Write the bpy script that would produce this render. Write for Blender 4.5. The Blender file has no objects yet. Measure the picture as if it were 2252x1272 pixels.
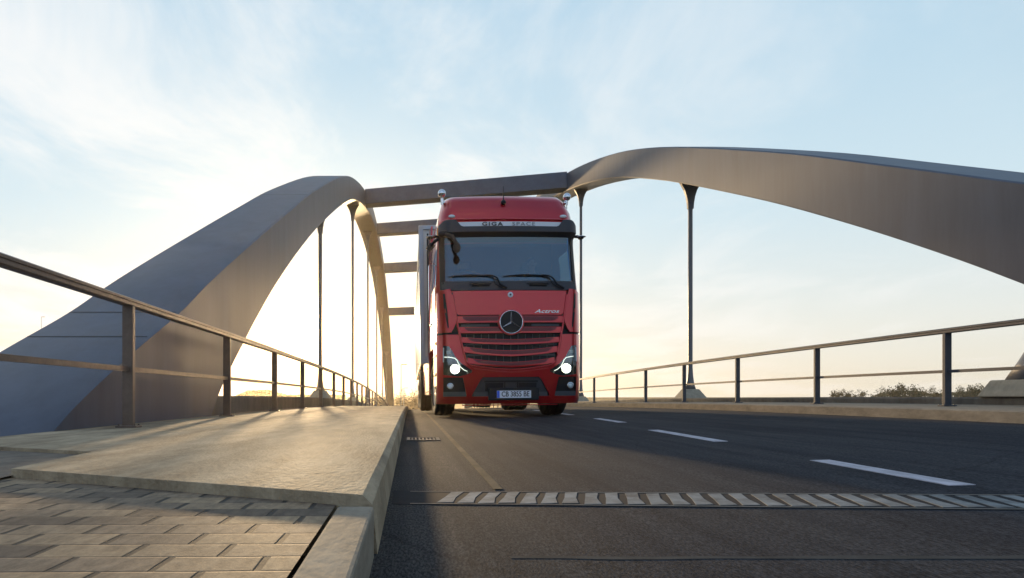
import bpy, math, random
from mathutils import Vector, Matrix
random.seed(7)
R = math.radians
SC = bpy.context.scene
COL = SC.collection

# ------------------------------------------------------------------ camera
cam_d = bpy.data.cameras.new("camera")
cam = bpy.data.objects.new("camera", cam_d)
COL.objects.link(cam)
cam.location = (0, 0, 0.41)
cam.rotation_euler = (R(90), 0, 0)
cam_d.sensor_width = 36.0
cam_d.lens = 1420 / 2252 * 36.0
cam_d.shift_x = (1126 - 902) / 2252
cam_d.shift_y = (870 - 636) / 2252
cam_d.clip_start = 0.05
cam_d.clip_end = 6000
SC.camera = cam

# ------------------------------------------------------------------ sun + sky
SUN_AZ = R(-8.7)       # from the road direction, negative = left
SUN_EL = R(5.8)
sdir = Vector((math.sin(SUN_AZ) * math.cos(SUN_EL), math.cos(SUN_AZ) * math.cos(SUN_EL), math.sin(SUN_EL)))
sl = bpy.data.lights.new("sun", 'SUN')
sl.energy = 4.6
sl.angle = R(1.8)
sl.color = (1.0, 0.70, 0.38)
sun = bpy.data.objects.new("sun", sl)
COL.objects.link(sun)
sun.location = (-15, 60, 30)
sun.rotation_euler = (-sdir).to_track_quat('-Z', 'Y').to_euler()

SC.view_settings.view_transform = 'Standard'
SC.view_settings.look = 'None'
SC.view_settings.exposure = 0.15
SC.view_settings.gamma = 1.0
SC.view_settings.use_curve_mapping = False

W = bpy.data.worlds.new("World")
SC.world = W
W.use_nodes = True
nt = W.node_tree
for n in list(nt.nodes):
    nt.nodes.remove(n)


def nn(t, **k):
    n = nt.nodes.new(t)
    for a, b in k.items():
        setattr(n, a, b)
    return n


def lk(a, b):
    nt.links.new(a, b)


def fin(sock, v):
    if hasattr(v, 'is_linked'):
        lk(v, sock)
    else:
        sock.default_value = v


def vmath(op, a, b=None):
    n = nn('ShaderNodeVectorMath', operation=op)
    fin(n.inputs[0], a)
    if b is not None:
        fin(n.inputs[1], b)
    return n


def fmath(op, a, b=0.0, c=0.0, clamp=False):
    n = nn('ShaderNodeMath', operation=op, use_clamp=clamp)
    for i, v in enumerate((a, b, c)):
        fin(n.inputs[i], v)
    return n.outputs[0]


def ramp(fac, stops):
    n = nn('ShaderNodeValToRGB')
    el = n.color_ramp.elements
    while len(el) < len(stops):
        el.new(0.5)
    for e, (p, c) in zip(el, stops):
        e.position = p
        e.color = (*c, 1)
    fin(n.inputs[0], fac)
    return n.outputs[0]


def mixc(f, a, b, mode='MIX'):
    n = nn('ShaderNodeMix', data_type='RGBA', blend_type=mode)
    fin(n.inputs[0], f)
    for s, v in ((n.inputs[6], a), (n.inputs[7], b)):
        if isinstance(v, tuple):
            s.default_value = (*v, 1)
        else:
            lk(v, s)
    return n.outputs[2]


tc = nn('ShaderNodeTexCoord')
D = vmath('NORMALIZE', tc.outputs['Generated']).outputs[0]
sep = nn('ShaderNodeSeparateXYZ')
lk(D, sep.inputs[0])
elev = fmath('MAXIMUM', sep.outputs[2], 0.0)
sky = nn('ShaderNodeTexSky', sky_type='NISHITA')
sky.sun_disc = False
sky.sun_elevation = SUN_EL
sky.sun_rotation = SUN_AZ
sky.air_density = 1.2
sky.dust_density = 2.0
sky.ozone_density = 2.0
nish = mixc(1.0, sky.outputs[0], (0.085, 0.085, 0.085), 'MULTIPLY')
# high thin veil: pale blue overhead, cream at the horizon
clear = ramp(elev, [(0.0, (0.72, 0.70, 0.61)), (0.10, (0.68, 0.72, 0.71)), (0.25, (0.54, 0.68, 0.76)),
                    (0.50, (0.40, 0.58, 0.72)), (1.0, (0.30, 0.44, 0.64))])
away = fmath('MULTIPLY_ADD', sep.outputs[1], 0.5, 0.5)            # 1 towards the sun side, 0 behind
dimc = ramp(away, [(0.0, (0.74, 0.82, 1.0)), (0.45, (0.42, 0.48, 0.60)), (0.85, (1.0, 1.0, 1.0))])
clear = mixc(1.0, clear, dimc, 'MULTIPLY')
# warm, bright part of the sky round the sun
dt = vmath('DOT_PRODUCT', D, tuple(sdir)).outputs['Value']
ang = fmath('ARCCOSINE', fmath('MINIMUM', dt, 1.0))
g_wide = fmath('EXPONENT', fmath('MULTIPLY', ang, -1 / 0.30))
g_mid = fmath('EXPONENT', fmath('MULTIPLY', ang, -1 / 0.085))
g_core = fmath('EXPONENT', fmath('MULTIPLY', fmath('MULTIPLY', ang, ang), -1 / 0.0016))
# wispy clouds
den = fmath('ADD', elev, 0.12)
cx = fmath('DIVIDE', sep.outputs[0], den)
cy = fmath('DIVIDE', sep.outputs[1], den)
comb = nn('ShaderNodeCombineXYZ')
lk(cx, comb.inputs[0])
lk(cy, comb.inputs[1])
mp = nn('ShaderNodeMapping')
lk(comb.outputs[0], mp.inputs[0])
mp.inputs['Rotation'].default_value = (0, 0, R(35))
mp.inputs['Scale'].default_value = (0.9, 0.62, 1)
no = nn('ShaderNodeTexNoise')
lk(mp.outputs[0], no.inputs['Vector'])
no.inputs['Scale'].default_value = 1.5
no.inputs['Detail'].default_value = 9
no.inputs['Roughness'].default_value = 0.62
no.inputs['Distortion'].default_value = 0.5
no2 = nn('ShaderNodeTexNoise')
lk(comb.outputs[0], no2.inputs['Vector'])
no2.inputs['Scale'].default_value = 0.7
no2.inputs['Detail'].default_value = 3
cl = fmath('MULTIPLY', no.outputs[0], fmath('MULTIPLY_ADD', no2.outputs[0], 1.3, 0.35))
leftw = fmath('MULTIPLY_ADD', sep.outputs[0], -0.9, 0.55, clamp=True)
cm = nn('ShaderNodeMapRange', interpolation_type='SMOOTHSTEP')
lk(cl, cm.inputs[0])
cm.inputs[1].default_value = 0.42
cm.inputs[2].default_value = 0.66
cfac = fmath('MULTIPLY', cm.outputs[0], fmath('MULTIPLY_ADD', leftw, 0.60, 0.34))
cloudc = mixc(1.0, (0.80, 0.82, 0.83), dimc, 'MULTIPLY')
veil = mixc(cfac, clear, cloudc)
total = mixc(1.0, mixc(1.0, veil, mixc(1.0, (0.07, 0.06, 0.035), g_wide, 'MULTIPLY'), 'ADD'),
             mixc(1.0, nish, (0.16, 0.16, 0.16), 'MULTIPLY'), 'ADD')
g_band = fmath('MULTIPLY', fmath('EXPONENT', fmath('MULTIPLY', ang, -1 / 0.45)), fmath('EXPONENT', fmath('MULTIPLY', elev, -1 / 0.10)))
total = mixc(1.0, total, mixc(1.0, (0.50, 0.27, 0.06), g_band, 'MULTIPLY'), 'ADD')
total = mixc(1.0, total, mixc(1.0, (1.5, 1.05, 0.42), g_mid, 'MULTIPLY'), 'ADD')
total = mixc(1.0, total, mixc(1.0, (14.0, 8.5, 3.2), g_core, 'MULTIPLY'), 'ADD')
bg = nn('ShaderNodeBackground')
lk(total, bg.inputs[0])
bg.inputs[1].default_value = 1.0
wo = nn('ShaderNodeOutputWorld')
lk(bg.outputs[0], wo.inputs[0])


# ------------------------------------------------------------------ materials
def mat(name, col, rough=0.6, metal=0.0, coat=0.0, spec=0.5, nscale=0, namt=0.0, bump=0.0, bscale=0, stretch=(1, 1, 1),
        alpha=None, emis=None, estr=0.0, col2=None, rvar=0.0, streak=None, scol=(0.7, 0.7, 0.7)):
    m = bpy.data.materials.new(name)
    m.use_nodes = True
    t = m.node_tree
    b = t.nodes['Principled BSDF']
    b.inputs['Base Color'].default_value = (*col, 1)
    b.inputs['Roughness'].default_value = rough
    b.inputs['Metallic'].default_value = metal
    b.inputs['Coat Weight'].default_value = coat
    b.inputs['Coat Roughness'].default_value = 0.04
    b.inputs['Specular IOR Level'].default_value = spec
    if emis:
        b.inputs['Emission Color'].default_value = (*emis, 1)
        b.inputs['Emission Strength'].default_value = estr
    if nscale or bscale:
        c = t.nodes.new('ShaderNodeTexCoord')
        mpn = t.nodes.new('ShaderNodeMapping')
        mpn.inputs['Scale'].default_value = stretch
        t.links.new(c.outputs['Object'], mpn.inputs[0])
    if nscale:
        n = t.nodes.new('ShaderNodeTexNoise')
        n.inputs['Scale'].default_value = nscale
        n.inputs['Detail'].default_value = 8
        n.inputs['Roughness'].default_value = 0.74
        t.links.new(mpn.outputs[0], n.inputs['Vector'])
        r = t.nodes.new('ShaderNodeValToRGB')
        c2 = col2 or tuple(min(1, x * (1 + namt)) for x in col)
        c1 = tuple(x * (1 - namt) for x in col)
        r.color_ramp.elements[0].position = 0.32
        r.color_ramp.elements[1].position = 0.68
        r.color_ramp.elements[0].color = (*c1, 1)
        r.color_ramp.elements[1].color = (*c2, 1)
        t.links.new(n.outputs[0], r.inputs[0])
        t.links.new(r.outputs[0], b.inputs['Base Color'])
        if rvar:
            q = t.nodes.new('ShaderNodeMapRange')
            q.inputs[3].default_value = rough - rvar
            q.inputs[4].default_value = rough + rvar
            t.links.new(n.outputs[0], q.inputs[0])
            t.links.new(q.outputs[0], b.inputs['Roughness'])
    if streak:
        src = b.inputs['Base Color'].links[0].from_socket
        m3 = t.nodes.new('ShaderNodeMapping')
        m3.inputs['Scale'].default_value = streak
        t.links.new(c.outputs['Object'], m3.inputs[0])
        n3 = t.nodes.new('ShaderNodeTexNoise')
        n3.inputs['Scale'].default_value = 1.0
        n3.inputs['Detail'].default_value = 7
        n3.inputs['Roughness'].default_value = 0.7
        t.links.new(m3.outputs[0], n3.inputs['Vector'])
        r3 = t.nodes.new('ShaderNodeValToRGB')
        r3.color_ramp.elements[0].position = 0.35
        r3.color_ramp.elements[1].position = 0.62
        r3.color_ramp.elements[0].color = (*scol, 1)
        r3.color_ramp.elements[1].color = (1.06, 1.06, 1.06, 1)
        t.links.new(n3.outputs[0], r3.inputs[0])
        q3 = t.nodes.new('ShaderNodeMix')
        q3.data_type = 'RGBA'
        q3.blend_type = 'MULTIPLY'
        q3.inputs[0].default_value = 1.0
        t.links.new(src, q3.inputs[6])
        t.links.new(r3.outputs[0], q3.inputs[7])
        t.links.new(q3.outputs[2], b.inputs['Base Color'])
    if bump:
        n2 = t.nodes.new('ShaderNodeTexNoise')
        n2.inputs['Scale'].default_value = bscale
        n2.inputs['Detail'].default_value = 6
        t.links.new(mpn.outputs[0], n2.inputs['Vector'])
        bp = t.nodes.new('ShaderNodeBump')
        bp.inputs['Strength'].default_value = bump
        bp.inputs['Distance'].default_value = 0.01
        t.links.new(n2.outputs[0], bp.inputs['Height'])
        t.links.new(bp.outputs[0], b.inputs['Normal'])
    return m


def glassmat(name, tint, refl=0.25, rough=0.02, rcol=(0.8, 0.9, 1.0)):
    m = bpy.data.materials.new(name)
    m.use_nodes = True
    t = m.node_tree
    for n in list(t.nodes):
        t.nodes.remove(n)
    o = t.nodes.new('ShaderNodeOutputMaterial')
    tr = t.nodes.new('ShaderNodeBsdfTransparent')
    tr.inputs[0].default_value = (*tint, 1)
    gl = t.nodes.new('ShaderNodeBsdfGlossy')
    gl.inputs[0].default_value = (*rcol, 1)
    gl.inputs['Roughness'].default_value = rough
    lw = t.nodes.new('ShaderNodeLayerWeight')
    lw.inputs[0].default_value = 0.35
    mr = t.nodes.new('ShaderNodeMapRange')
    mr.inputs[3].default_value = refl
    mr.inputs[4].default_value = 1.0
    t.links.new(lw.outputs['Fresnel'], mr.inputs[0])
    mx = t.nodes.new('ShaderNodeMixShader')
    t.links.new(mr.outputs[0], mx.inputs[0])
    t.links.new(tr.outputs[0], mx.inputs[1])
    t.links.new(gl.outputs[0], mx.inputs[2])
    t.links.new(mx.outputs[0], o.inputs[0])
    return m


def asphalt():
    m = mat('asphalt', (0.045, 0.046, 0.05), 0.9, spec=0.08)
    t = m.node_tree
    b = t.nodes['Principled BSDF']
    c = t.nodes.new('ShaderNodeTexCoord')

    def noise(scale, st, det=8, ro=0.6):
        mpn = t.nodes.new('ShaderNodeMapping')
        mpn.inputs['Scale'].default_value = st
        t.links.new(c.outputs['Object'], mpn.inputs[0])
        n = t.nodes.new('ShaderNodeTexNoise')
        n.inputs['Scale'].default_value = scale
        n.inputs['Detail'].default_value = det
        n.inputs['Roughness'].default_value = ro
        t.links.new(mpn.outputs[0], n.inputs['Vector'])
        return n.outputs[0]

    def rmp(f, p0, c0, p1, c1):
        r = t.nodes.new('ShaderNodeValToRGB')
        r.color_ramp.elements[0].position = p0
        r.color_ramp.elements[1].position = p1
        r.color_ramp.elements[0].color = (*c0, 1)
        r.color_ramp.elements[1].color = (*c1, 1)
        t.links.new(f, r.inputs[0])
        return r.outputs[0]

    def mul(a, bb, mode='MULTIPLY', f=1.0):
        n = t.nodes.new('ShaderNodeMix')
        n.data_type = 'RGBA'
        n.blend_type = mode
        n.inputs[0].default_value = f
        t.links.new(a, n.inputs[6])
        t.links.new(bb, n.inputs[7])
        return n.outputs[2]
    big = rmp(noise(1.1, (1, 0.35, 1)), 0.3, (0.021, 0.024, 0.031), 0.72, (0.044, 0.045, 0.050))
    wear = rmp(noise(9, (1, 0.045, 1), 5), 0.35, (0.70, 0.71, 0.75), 0.68, (1.35, 1.30, 1.25))
    grain = rmp(noise(160, (1, 0.30, 1), 3, 0.7), 0.40, (0.55, 0.55, 0.56), 0.66, (2.1, 2.05, 1.95))
    se = t.nodes.new('ShaderNodeSeparateXYZ')
    t.links.new(c.outputs['Object'], se.inputs[0])
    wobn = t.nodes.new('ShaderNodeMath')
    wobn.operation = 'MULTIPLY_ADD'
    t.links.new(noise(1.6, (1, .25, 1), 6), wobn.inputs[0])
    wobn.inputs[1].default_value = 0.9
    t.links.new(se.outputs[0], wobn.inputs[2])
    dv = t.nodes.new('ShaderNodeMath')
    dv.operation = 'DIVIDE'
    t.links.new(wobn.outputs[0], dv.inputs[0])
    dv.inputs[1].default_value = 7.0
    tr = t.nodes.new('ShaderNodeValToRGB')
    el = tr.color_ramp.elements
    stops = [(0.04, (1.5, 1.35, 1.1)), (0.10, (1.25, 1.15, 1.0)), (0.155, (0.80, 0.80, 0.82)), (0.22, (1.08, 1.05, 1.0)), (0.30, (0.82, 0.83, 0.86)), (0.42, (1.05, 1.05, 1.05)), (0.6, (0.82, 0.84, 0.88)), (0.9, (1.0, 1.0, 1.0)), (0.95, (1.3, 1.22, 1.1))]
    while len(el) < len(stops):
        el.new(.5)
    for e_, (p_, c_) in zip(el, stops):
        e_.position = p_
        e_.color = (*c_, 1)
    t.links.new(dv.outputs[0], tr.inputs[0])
    vo = t.nodes.new('ShaderNodeTexVoronoi')
    vo.feature = 'DISTANCE_TO_EDGE'
    vo.inputs['Scale'].default_value = 0.55
    mv = t.nodes.new('ShaderNodeMix')
    mv.data_type = 'VECTOR'
    mv.inputs[0].default_value = 0.18
    nz = t.nodes.new('ShaderNodeTexNoise')
    nz.inputs['Scale'].default_value = 2.2
    nz.inputs['Detail'].default_value = 6
    t.links.new(c.outputs['Object'], nz.inputs['Vector'])
    t.links.new(c.outputs['Object'], mv.inputs[4])
    t.links.new(nz.outputs['Color'], mv.inputs[5])
    t.links.new(mv.outputs[1], vo.inputs['Vector'])
    crack = rmp(vo.outputs['Distance'], 0.0, (0.45, 0.45, 0.46), 0.006, (1, 1, 1))
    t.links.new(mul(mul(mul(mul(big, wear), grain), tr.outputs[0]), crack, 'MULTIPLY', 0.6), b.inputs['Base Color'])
    bp = t.nodes.new('ShaderNodeBump')
    bp.inputs['Strength'].default_value = 0.55
    bp.inputs['Distance'].default_value = 0.006
    t.links.new(noise(190, (1, 0.45, 1), 4), bp.inputs['Height'])
    t.links.new(bp.outputs[0], b.inputs['Normal'])
    return m


def brickmat():
    """pavers in rows across the path: wide sandy joints between neighbours, tight joints between rows"""
    m = mat('brick_paving', (0.3, 0.25, 0.19), 0.8, spec=0.3)
    t = m.node_tree
    b = t.nodes['Principled BSDF']
    L = t.links.new

    def N(ty, **k):
        n = t.nodes.new(ty)
        for a, v in k.items():
            setattr(n, a, v)
        return n

    def Mt(op, a, bb=0.0, c=0.0, clamp=False):
        n = N('ShaderNodeMath', operation=op, use_clamp=clamp)
        for i, v in enumerate((a, bb, c)):
            if hasattr(v, 'is_linked'):
                L(v, n.inputs[i])
            else:
                n.inputs[i].default_value = v
        return n.outputs[0]
    c = N('ShaderNodeTexCoord')
    se = N('ShaderNodeSeparateXYZ')
    L(c.outputs['Object'], se.inputs[0])
    wob = N('ShaderNodeTexNoise')
    wob.inputs['Scale'].default_value = 5
    L(c.outputs['Object'], wob.inputs['Vector'])
    wv = Mt('MULTIPLY_ADD', wob.outputs[0], 0.012, -0.006)
    yy = Mt('DIVIDE', Mt('ADD', Mt('ADD', se.outputs[1], Mt('MULTIPLY', se.outputs[0], -0.02)), wv), 0.098)
    row = Mt('FLOOR', yy)
    fy = Mt('FRACT', yy)
    xx = Mt('ADD', Mt('DIVIDE', Mt('ADD', se.outputs[0], wv), 0.172), Mt('MULTIPLY', Mt('MODULO', Mt('ADD', row, 1000.0), 2.0), 0.5))
    colm = Mt('FLOOR', xx)
    fx = Mt('FRACT', xx)
    ex = Mt('MULTIPLY', Mt('MINIMUM', fx, Mt('SUBTRACT', 1.0, fx)), 0.172)
    ey = Mt('MULTIPLY', Mt('MINIMUM', fy, Mt('SUBTRACT', 1.0, fy)), 0.098)
    hx = N('ShaderNodeMapRange', interpolation_type='SMOOTHSTEP')
    L(ex, hx.inputs[0]); hx.inputs[1].default_value = 0.0035; hx.inputs[2].default_value = 0.0085; hx.inputs[3].default_value = 1; hx.inputs[4].default_value = 0
    hy = N('ShaderNodeMapRange', interpolation_type='SMOOTHSTEP')
    L(ey, hy.inputs[0]); hy.inputs[1].default_value = 0.001; hy.inputs[2].default_value = 0.006; hy.inputs[3].default_value = 1; hy.inputs[4].default_value = 0
    j = Mt('MAXIMUM', hx.outputs[0], Mt('MULTIPLY', hy.outputs[0], 0.32))
    cb = N('ShaderNodeCombineXYZ')
    L(row, cb.inputs[0]); L(colm, cb.inputs[1])
    wn = N('ShaderNodeTexWhiteNoise')
    L(cb.outputs[0], wn.inputs[0])
    r = N('ShaderNodeValToRGB')
    e = r.color_ramp.elements
    e[0].color = (0.12, 0.088, 0.06, 1); e[1].color = (0.34, 0.235, 0.135, 1)
    e.new(.5).color = (0.25, 0.18, 0.115, 1)
    L(wn.outputs[0], r.inputs[0])
    n = N('ShaderNodeTexNoise')
    n.inputs['Scale'].default_value = 40; n.inputs['Detail'].default_value = 8; n.inputs['Roughness'].default_value = .7
    mpn = N('ShaderNodeMapping')
    mpn.inputs['Scale'].default_value = (1, 0.4, 1)
    L(c.outputs['Object'], mpn.inputs[0]); L(mpn.outputs[0], n.inputs['Vector'])
    r2 = N('ShaderNodeValToRGB')
    r2.color_ramp.elements[0].position = .3; r2.color_ramp.elements[1].position = .7
    r2.color_ramp.elements[0].color = (0.55, 0.55, 0.55, 1); r2.color_ramp.elements[1].color = (1.4, 1.4, 1.4, 1)
    L(n.outputs[0], r2.inputs[0])
    mx = N('ShaderNodeMix', data_type='RGBA', blend_type='MULTIPLY')
    mx.inputs[0].default_value = 1
    L(r.outputs[0], mx.inputs[6]); L(r2.outputs[0], mx.inputs[7])
    m2 = N('ShaderNodeMix', data_type='RGBA')
    L(j, m2.inputs[0]); L(mx.outputs[2], m2.inputs[6]); m2.inputs[7].default_value = (0.055, 0.045, 0.034, 1)
    L(m2.outputs[2], b.inputs['Base Color'])
    bp = N('ShaderNodeBump', invert=True)
    bp.inputs['Strength'].default_value = 0.9; bp.inputs['Distance'].default_value = 0.006
    L(j, bp.inputs['Height'])
    bp2 = N('ShaderNodeBump')
    bp2.inputs['Strength'].default_value = 0.4; bp2.inputs['Distance'].default_value = 0.004
    L(n.outputs[0], bp2.inputs['Height']); L(bp.outputs[0], bp2.inputs['Normal']); L(bp2.outputs[0], b.inputs['Normal'])
    return m


M = dict(
    asphalt=asphalt(),
    brick=brickmat(),
    slab=mat('concrete_slab', (0.44, 0.34, 0.22), 0.85, spec=0.15, nscale=2.6, namt=0.30, bump=0.6, bscale=70, stretch=(1, 0.4, 1), streak=(7, 1.6, 1), scol=(0.62, 0.60, 0.58)),
    kerb=mat('kerb_concrete', (0.27, 0.225, 0.165), 0.85, spec=0.2, nscale=6, namt=0.34, bump=0.25, bscale=50, stretch=(1, 0.4, 1)),
    oldpave=mat('worn_paving', (0.20, 0.16, 0.12), 0.85, spec=0.2, nscale=7, namt=0.35, bump=0.5, bscale=50),
    soil=mat('ground_soil', (0.055, 0.058, 0.03), 0.95, spec=0.1, nscale=0.15, namt=0.4, bump=0.4, bscale=2),
    arch=mat('arch_coating', (0.088, 0.099, 0.128), 0.5, spec=0.35, nscale=1.1, namt=0.12, bump=0.03, bscale=26, stretch=(1, 1, 0.25), rvar=0.1, streak=(3.5, 2.6, 0.28), scol=(0.86, 0.85, 0.84)),
    beam=mat('beam_coating', (0.10, 0.12, 0.16), 0.5, spec=0.4, nscale=2, namt=0.15, bump=0.1, bscale=10),
    edge=mat('edge_beam_concrete', (0.20, 0.175, 0.14), 0.75, spec=0.2, nscale=1.4, namt=0.25, bump=0.3, bscale=20, streak=(3, 3, .5)),
    seam=mat('seam_dark', (0.05, 0.04, 0.035), 0.8),
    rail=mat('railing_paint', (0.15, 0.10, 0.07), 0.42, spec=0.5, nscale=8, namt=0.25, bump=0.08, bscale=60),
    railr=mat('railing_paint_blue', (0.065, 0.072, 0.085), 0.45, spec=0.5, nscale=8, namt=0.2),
    hanger=mat('hanger_steel', (0.17, 0.165, 0.17), 0.45, nscale=3, namt=0.15),
    footing=mat('footing_concrete', (0.42, 0.36, 0.26), 0.85, nscale=8, namt=0.2),
    white=mat('road_paint_white', (0.47, 0.44, 0.47), 0.85, nscale=16, namt=0.38, stretch=(1, 0.3, 1)),
    yellow=mat('road_paint_worn', (0.085, 0.068, 0.045), 0.9, spec=.1, nscale=9, namt=0.5, stretch=(1, 0.3, 1)),
    teeth=mat('joint_teeth', (0.10, 0.103, 0.10), 0.85, metal=0.0, nscale=5.5, namt=0.5, col2=(0.27, 0.285, 0.28)),
    sealed=mat('sealed_seam', (0.045, 0.048, 0.048), 0.9, spec=.1, nscale=5, namt=0.45),
    joint=mat('joint_rubber', (0.022, 0.022, 0.024), 0.9, spec=0.15, nscale=30, namt=0.3),
    jsteel=mat('joint_steel', (0.24, 0.27, 0.265), 0.65, metal=0.2, nscale=18, namt=0.35),
    iron=mat('cast_iron', (0.09, 0.08, 0.07), 0.5, metal=0.6, nscale=20, namt=0.3),
    red=mat('red_paint', (0.54, 0.006, 0.013), 0.28, metal=0.5, coat=1.0, nscale=3, namt=0.05),
    redmesh=mat('red_grille_mesh', (0.20, 0.012, 0.024), 0.5, metal=0.2, coat=0.4),
    dark=mat('dark_plastic', (0.045, 0.047, 0.056), 0.5, spec=0.4, nscale=40, namt=0.1, bump=0.1, bscale=180),
    darker=mat('black_plastic', (0.012, 0.013, 0.016), 0.5, spec=0.3),
    shelf=mat('grey_plastic', (0.075, 0.085, 0.10), 0.55, spec=0.4),
    chrome=mat('chrome', (0.75, 0.76, 0.78), 0.08, metal=1.0),
    silver=mat('silver_lettering', (0.70, 0.68, 0.68), 0.25, metal=0.8),
    tyre=mat('tyre_rubber', (0.014, 0.014, 0.015), 0.8, spec=0.3, nscale=20, namt=0.3, bump=0.3, bscale=50),
    rim=mat('wheel_steel', (0.42, 0.42, 0.43), 0.35, metal=0.8, nscale=10, namt=0.1),
    stripw=mat('white_strip', (0.80, 0.82, 0.84), 0.35, spec=0.5),
    letter=mat('dark_lettering', (0.03, 0.03, 0.035), 0.5),
    letterg=mat('grey_lettering', (0.22, 0.23, 0.25), 0.5),
    trailer=mat('trailer_panel', (0.66, 0.65, 0.60), 0.25, coat=1.0, nscale=1.5, namt=0.06),
    trailerf=mat('trailer_frame', (0.45, 0.48, 0.52), 0.4, metal=0.3),
    skin=mat('skin', (0.45, 0.26, 0.18), 0.55),
    cloth=mat('shirt_cloth', (0.10, 0.13, 0.20), 0.85),
    hair=mat('hair', (0.035, 0.022, 0.015), 0.7),
    seat=mat('seat_fabric', (0.05, 0.05, 0.055), 0.85),
    bark=mat('bark', (0.09, 0.07, 0.05), 0.9, nscale=3, namt=0.3),
    leaf=mat('leaf_green', (0.034, 0.043, 0.02), 0.8, spec=0.2, nscale=0.5, namt=0.4),
    leafb=mat('leaf_brown', (0.11, 0.08, 0.04), 0.85, spec=0.2, nscale=0.5, namt=0.4),
    lampgrey=mat('galvanised_steel', (0.33, 0.35, 0.35), 0.5, metal=0.4),
    amber=mat('amber_lens', (0.8, 0.30, 0.03), 0.25, coat=0.6),
    markerl=mat('marker_lens', (0.72, 0.80, 0.80), 0.2, coat=0.8),
    blue=mat('plate_blue', (0.01, 0.12, 0.75), 0.4),
    plate=mat('plate_white', (0.78, 0.80, 0.86), 0.35),
    led=mat('headlamp_led', (1, 1, 1), 0.3, emis=(1.0, 1.0, 0.88), estr=50.0),
    drl=mat('daylight_strip', (1, 1, 1), 0.3, emis=(0.95, 1.0, 0.95), estr=1.3),
    refl=mat('reflector_bowl', (0.55, 0.56, 0.52), 0.5, metal=0.9),
    house=mat('lamp_housing', (0.055, 0.06, 0.05), 0.35, coat=0.5),
)
M['glass'] = glassmat('windscreen_glass', (0.42, 0.52, 0.56), 0.085, 0.03, (0.62, 0.82, 1.0))
M['sideglass'] = glassmat('side_glass', (0.30, 0.34, 0.36), 0.10)
M['lens'] = glassmat('headlight_lens', (0.9, 0.92, 0.88), 0.07)


# ------------------------------------------------------------------ helpers
def cur(xs, ys, x):
    if x <= xs[0]:
        return ys[0]
    for i in range(1, len(xs)):
        if x <= xs[i]:
            f = (x - xs[i - 1]) / (xs[i] - xs[i - 1])
            return ys[i - 1] + f * (ys[i] - ys[i - 1])
    return ys[-1]


def tag(o, label=None, cat=None, group=None, kind=None):
    if label:
        o['label'] = label
    if cat:
        o['category'] = cat
    if group:
        o['group'] = group
    if kind:
        o['kind'] = kind
    return o


def empty(name, loc=(0, 0, 0), label=None, cat=None, group=None):
    o = bpy.data.objects.new(name, None)
    o.location = loc
    o.empty_display_size = 0.3
    COL.objects.link(o)
    return tag(o, label, cat, group)


def skirt(b, pts, dz=0.008):
    """a thin solid sheet: top face through pts plus its edges going down into the surface below"""
    n = len(pts)
    b.add(list(pts) + [(x, y, z - dz) for x, y, z in pts], [tuple(range(n))] + [(i, (i + 1) % n, (i + 1) % n + n, i + n) for i in range(n)])


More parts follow.
